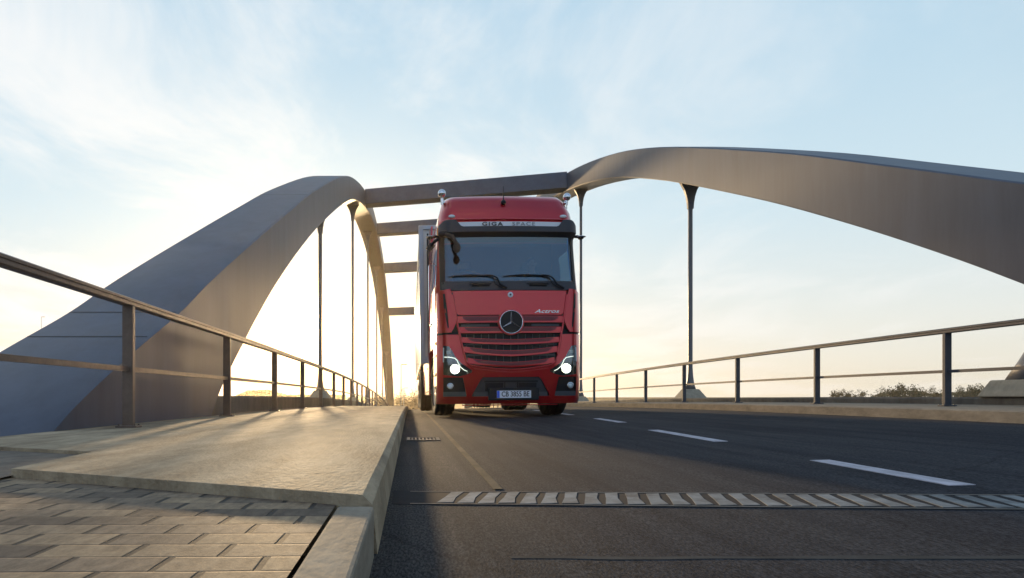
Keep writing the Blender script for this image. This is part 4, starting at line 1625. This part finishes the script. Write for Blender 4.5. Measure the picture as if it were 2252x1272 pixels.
for s in (-1, 1):
    wheel(truck, s * 1.045, 1.42, s, steer_=R(2))
    wheel(truck, s * 1.03, 5.05, s, w=.56)
for s in (-1, 1):
    part('mudguard', M['dark'], lambda b: b.add([p for q in [R(a) for a in range(5, 176, 10)] for p in ((s * .75, 5.05 + .6 * math.cos(q), .52 + .6 * math.sin(q)), (s * 1.26, 5.05 + .6 * math.cos(q), .52 + .6 * math.sin(q)))],
                                                [(2 * i, 2 * i + 1, 2 * i + 3, 2 * i + 2) for i in range(17)]), smooth=True)
    part('mudguard', M['dark'], lambda b: b.add([p for q in [R(a) for a in range(0, 181, 12)] for p in ((s * .80, 1.42 + .66 * math.cos(q), .50 + .62 * math.sin(q)), (s * 1.24, 1.42 + .66 * math.cos(q), .50 + .62 * math.sin(q)))],
                                                [(2 * i, 2 * i + 1, 2 * i + 3, 2 * i + 2) for i in range(15)]), smooth=True)

# trailer ------------------------------------------------------------
trl = empty('semi_trailer', (TX - .185, TY + 2.85, deckz(TX)), 'long pale box semi-trailer coupled behind the red cab', 'trailer')
trl.rotation_euler = (R(-0.45), R(-0.9), 0)


def tpart(name, m, f, bevel=0.0, smooth=False, parent=None):
    b = MB()
    f(b)
    return b.build(name, m, parent or trl, smooth=smooth, bevel=bevel)


tpart('box_body', M['trailer'], lambda b: b.box((0, 6.8, 2.58), (2.54, 13.5, 2.86)), bevel=.02)
tpart('corner_post', M['trailerf'], lambda b: (b.box((-1.25, .045, 2.55), (.10, .09, 2.96)), b.box((1.25, .045, 2.55), (.10, .09, 2.96)), b.box((0, .045, 4.0), (2.6, .09, .09)), b.box((0, .04, 1.15), (2.6, .09, .14))), bevel=.01)
tpart('top_rail', M['trailerf'], lambda b: (b.box((-1.268, 6.8, 3.97), (.03, 13.4, .12)), b.box((1.268, 6.8, 3.97), (.03, 13.4, .12))))
for s in (-1, 1):
    for k in range(7):
        tpart('side_rib', M['trailerf'], lambda b: b.box((s * 1.273, 1.5 + 1.95 * k, 2.58), (.012, .03, 2.6)))
tpart('frame', M['darker'], lambda b: (b.box((-.5, 7, 1.0), (.1, 13, .24)), b.box((.5, 7, 1.0), (.1, 13, .24)), b.box((0, 13.2, .62), (2.4, .12, .14))))
for s in (-1, 1):
    for z in (.55, .85):
        tpart('side_guard', M['trailerf'], lambda b: b.box((s * 1.24, 5.4, z), (.03, 4.6, .12)))
    tpart('landing_leg', M['darker'], lambda b: b.box((s * .85, 2.6, .62), (.12, .14, .62)))
for s in (-1, 1):
    for v in (8.6, 9.9, 11.2):
        wheel(trl, s * 1.05, v, s)
    for k in range(5):
        tpart('side_marker', M['amber'], lambda b: b.box((s * 1.28, 1.2 + 2.4 * k, 1.02), (.02, .1, .04)))

# driver --------------------------------------------------------------
drv = empty('person', (TX + .60, TY + 1.28, deckz(TX) + 2.17), 'driver in a dark shirt sitting behind the windscreen with both hands on the wheel', 'person')
drv.rotation_euler = (0, R(-0.9), 0)


def skin_mesh(name, joints, edges, m, parent, sub=2, root=0):
    me = bpy.data.meshes.new(name)
    me.from_pydata([j[0] for j in joints], edges, [])
    o = bpy.data.objects.new(name, me)
    COL.objects.link(o)
    o.parent = parent
    sk = o.modifiers.new('skin', 'SKIN')
    sk.use_smooth_shade = True
    if not me.skin_vertices:
        bpy.context.view_layer.update()
        me.attributes.new if False else None
        import bmesh
        bm = bmesh.new()
        bm.from_mesh(me)
        bm.verts.layers.skin.verify()
        bm.to_mesh(me)
        bm.free()
    for i, j in enumerate(joints):
        r_ = j[1]
        me.skin_vertices[0].data[i].radius = (r_, r_) if not isinstance(r_, tuple) else r_
    me.skin_vertices[0].data[root].use_root = True
    ss = o.modifiers.new('subsurf', 'SUBSURF')
    ss.levels = sub
    ss.render_levels = sub
    me.materials.append(m)
    return o


# joints relative to the hip: forward is -y
J = [((0, 0, 0), (.15, .11)), ((0, .03, .20), (.145, .10)), ((0, .04, .40), (.16, .10)), ((0, .03, .50), (.07, .06)), ((0, .02, .57), (.052, .055)), ((0, 0.0, .65), (.072, .088)), ((0, .0, .73), (.078, .098)), ((0, .01, .79), (.055, .075))]
E = [(0, 1), (1, 2), (2, 3), (3, 4), (4, 5), (5, 6), (6, 7)]
for s in (-1, 1):
    k = len(J)
    J += [((s * .19, .03, .44), .058), ((s * .25, -.14, .22), .043), ((s * .235, -.42, .25), .030), ((s * .225, -.49, .27), .034), ((s * .222, -.535, .285), .030)]
    E += [(2, k), (k, k + 1), (k + 1, k + 2), (k + 2, k + 3), (k + 3, k + 4)]
    # five fingers closing round the rim
    kk = len(J)
    for f, (dx, dz, L) in enumerate(((.018, .03, .9), (.010, .012, 1.0), (.004, -.008, .95), (0.0, -.026, .8))):
        J += [((s * (.215 + dx * .3), -.565, .285 + dz), .009), ((s * (.205), -.585, .275 + dz), .008), ((s * .198, -.575, .262 + dz), .007)]
        E += [(k + 4, kk), (kk, kk + 1), (kk + 1, kk + 2)]
        kk += 3
    J += [((s * .200, -.525, .31), .010), ((s * .188, -.545, .325), .008)]
    E += [(k + 3, kk), (kk, kk + 1)]
    kl = len(J)
    J += [((s * .10, -.05, .0), .09), ((s * .15, -.44, .04), .065), ((s * .15, -.52, -.02), .055)]
    E += [(0, kl), (kl, kl + 1), (kl + 1, kl + 2)]
body = skin_mesh('body', J, E, M['skin'], drv)
Js = [((0, 0, -.02), (.162, .122)), ((0, .03, .20), (.157, .112)), ((0, .04, .40), (.170, .112)), ((0, .035, .475), (.085, .075))]
Es = [(0, 1), (1, 2), (2, 3)]
for s in (-1, 1):
    k = len(Js)
    Js += [((s * .19, .03, .44), .070), ((s * .25, -.14, .22), .055), ((s * .237, -.38, .245), .042)]
    Es += [(2, k), (k, k + 1), (k + 1, k + 2)]
skin_mesh('shirt', Js, Es, M['cloth'], drv)
hb = MB()
hb.sphere((0, .028, .76), .098, 18, 12, (.88, 1.0, .82))
hb.build('hair', M['hair'], drv, smooth=True)
fb_ = MB()
fb_.sphere((0, -.098, .69), .015, 8, 6, (.8, 1.3, 1.3))
fb_.sphere((-.083, .0, .70), .020, 8, 6, (.5, .8, 1.4))
fb_.sphere((.083, .0, .70), .020, 8, 6, (.5, .8, 1.4))
fb_.build('nose_and_ears', M['skin'], drv, smooth=True)
fe = MB()
for s in (-1, 1):
    fe.sphere((s * .032, -.086, .715), .011, 8, 6)
    fe.box((s * .032, -.092, .738), (.034, .012, .007))
fe.box((0, -.088, .652), (.045, .012, .008))
fe.build('eyes_and_mouth', M['hair'], drv)

# ------------------------------------------------------------------ air
hz = MB()
hz.box((0, 225, 2.2), (1300, 560, 28))
ho = hz.build('haze', M['dark'])
tag(ho, kind='stuff')
hm = bpy.data.materials.new('haze')
hm.use_nodes = True
t = hm.node_tree
for n in list(t.nodes):
    t.nodes.remove(n)
pv = t.nodes.new('ShaderNodeVolumePrincipled')
pv.inputs['Color'].default_value = (1.0, 0.86, 0.62, 1)
pv.inputs['Density'].default_value = 0.00035
pv.inputs['Anisotropy'].default_value = 0.80
oo = t.nodes.new('ShaderNodeOutputMaterial')
t.links.new(pv.outputs[0], oo.inputs['Volume'])
ho.data.materials.clear()
ho.data.materials.append(hm)
